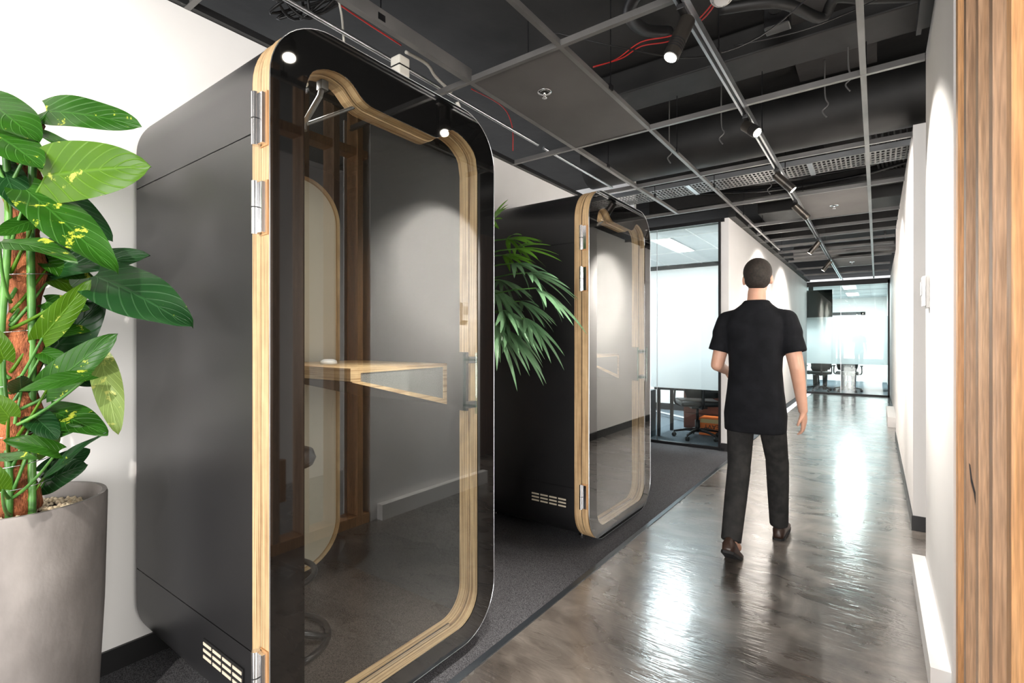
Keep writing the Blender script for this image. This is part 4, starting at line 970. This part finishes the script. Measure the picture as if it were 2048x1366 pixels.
swivel_chair(-1.22, 15.10, .3, 'black swivel chair in the middle of the meeting room glass')
swivel_chair(-1.92, 15.3, -.3, 'leftmost black swivel chair at the meeting table')
def seated(x, y, m, label, z0=.0):
    t = thing('person', label, 'person', (x, y, 0))
    P = lambda a, b_, c: (x+a, y+b_, c)
    b = MB(); b.cap(P(0, -.02, 1.2), P(0, 0, 1.30), .055, .05); b.ell(P(0, .03, 1.40), (.075, .09, .11)); b.ell(P(0, .12, 1.39), (.012, .016, .014))
    for s in (-1, 1):
        b.ell(P(s*.075, .02, 1.39), (.008, .016, .028))
        b.cap(P(s*.18, 0, 1.12), P(s*.23, .08, .86), .05, .04); b.cap(P(s*.23, .08, .86), P(s*.16, .30, .80), .038, .028)
        for k in range(4): b.cap(P(s*(.135+.017*k), .33, .80), P(s*(.135+.017*k), .41-.006*k, .792), .010, .008, 8)
        b.ell(P(s*.16, .33, .80), (.038, .045, .016)); b.cap(P(s*.125, .31, .80), P(s*.105, .36, .795), .011, .009, 8)
        b.cap(P(s*.10, .42, .15), P(s*.10, .42, .06), .04, .04)
    b.ell(P(0, 0, .9), (.14, .1, .35))
    o = b.build('body', M['skin'], t, True); remesh(o, .009, 1)
    h = MB().ell(P(0, .012, 1.425), (.082, .092, .10)); h.build('hair', M['hair'], t, True)
    c = MB(); c.ell(P(0, 0, .92), (.18, .13, .32)); c.ell(P(0, 0, 1.1), (.19, .115, .12))
    for s in (-1, 1): c.cap(P(s*.17, 0, 1.12), P(s*.22, .06, .93), .065, .06)
    remesh(c.build('jumper', M['tee'], t, True), .012, 2)
    j = MB(); j.ell(P(0, .02, .60), (.18, .16, .09))
    for s in (-1, 1): j.cap(P(s*.09, .05, .585), P(s*.11, .42, .57), .085, .065); j.cap(P(s*.11, .42, .57), P(s*.11, .42, .12), .065, .05)
    remesh(j.build('trousers', M[m], t, True), .012, 2)
    for s in (-1, 1): MB().box(x+s*.11-.045, x+s*.11+.045, y+.33, y+.60, .004, .085, .02).build('shoe', M['black'], t, True)
seated(-.60, 15.27, 'jeans', 'seated person in dark jeans, right-hand one behind the end glass')
seated(-1.22, 15.12, 'trous', 'seated person in dark trousers in the middle behind the end glass')

# ================================================================== LIGHT
def area(name, loc, rot, sx, sy, pw, col):
    ld = bpy.data.lights.new(name, 'AREA'); ld.shape = 'RECTANGLE'; ld.size = sx; ld.size_y = sy; ld.energy = pw; ld.color = col
    lo = bpy.data.objects.new(name, ld); C.objects.link(lo); lo.location = loc; lo.rotation_euler = rot; return lo
area('entrance_fill_light', (.4, -4.9, 1.5), (PI/2, 0, 0), 3.8, 2.4, 190, (1, .97, .94))  # added fill behind the camera to lift the walls; not a modelled window
area('lounge_fill_light', (3.4, 1.2, 1.7), (PI/2, 0, PI/2), 5, 2.2, 130, (1, .96, .9))  # unseen fill added on the lounge side; the wall behind it has no window
wd = bpy.data.worlds.new('daylight'); sc.world = wd; wd.use_nodes = True
bg = wd.node_tree.nodes['Background']; bg.inputs[0].default_value = (.95, .97, 1, 1); bg.inputs[1].default_value = .5

# ================================================================== CAMERA
cd = bpy.data.cameras.new('camera'); cam = bpy.data.objects.new('camera', cd); C.objects.link(cam)
cam.location = (0, 0, 1.30); cam.rotation_euler = (PI/2, 0, math.atan(730/1002)); cd.sensor_width = 36; cd.lens = 1002/2048*36
cd.shift_y = -2/2048; cd.clip_start = .05; sc.camera = cam
sc.view_settings.view_transform = 'Standard'; sc.view_settings.look = 'None'; sc.view_settings.gamma = 1; sc.view_settings.exposure = 1.6
sc.view_settings.use_curve_mapping = False
cy = sc.cycles
cy.use_denoising = True; cy.max_bounces = 10; cy.diffuse_bounces = 4; cy.glossy_bounces = 5; cy.transparent_max_bounces = 16; cy.caustics_reflective = False; cy.caustics_refractive = False
cy.sample_clamp_indirect = 6
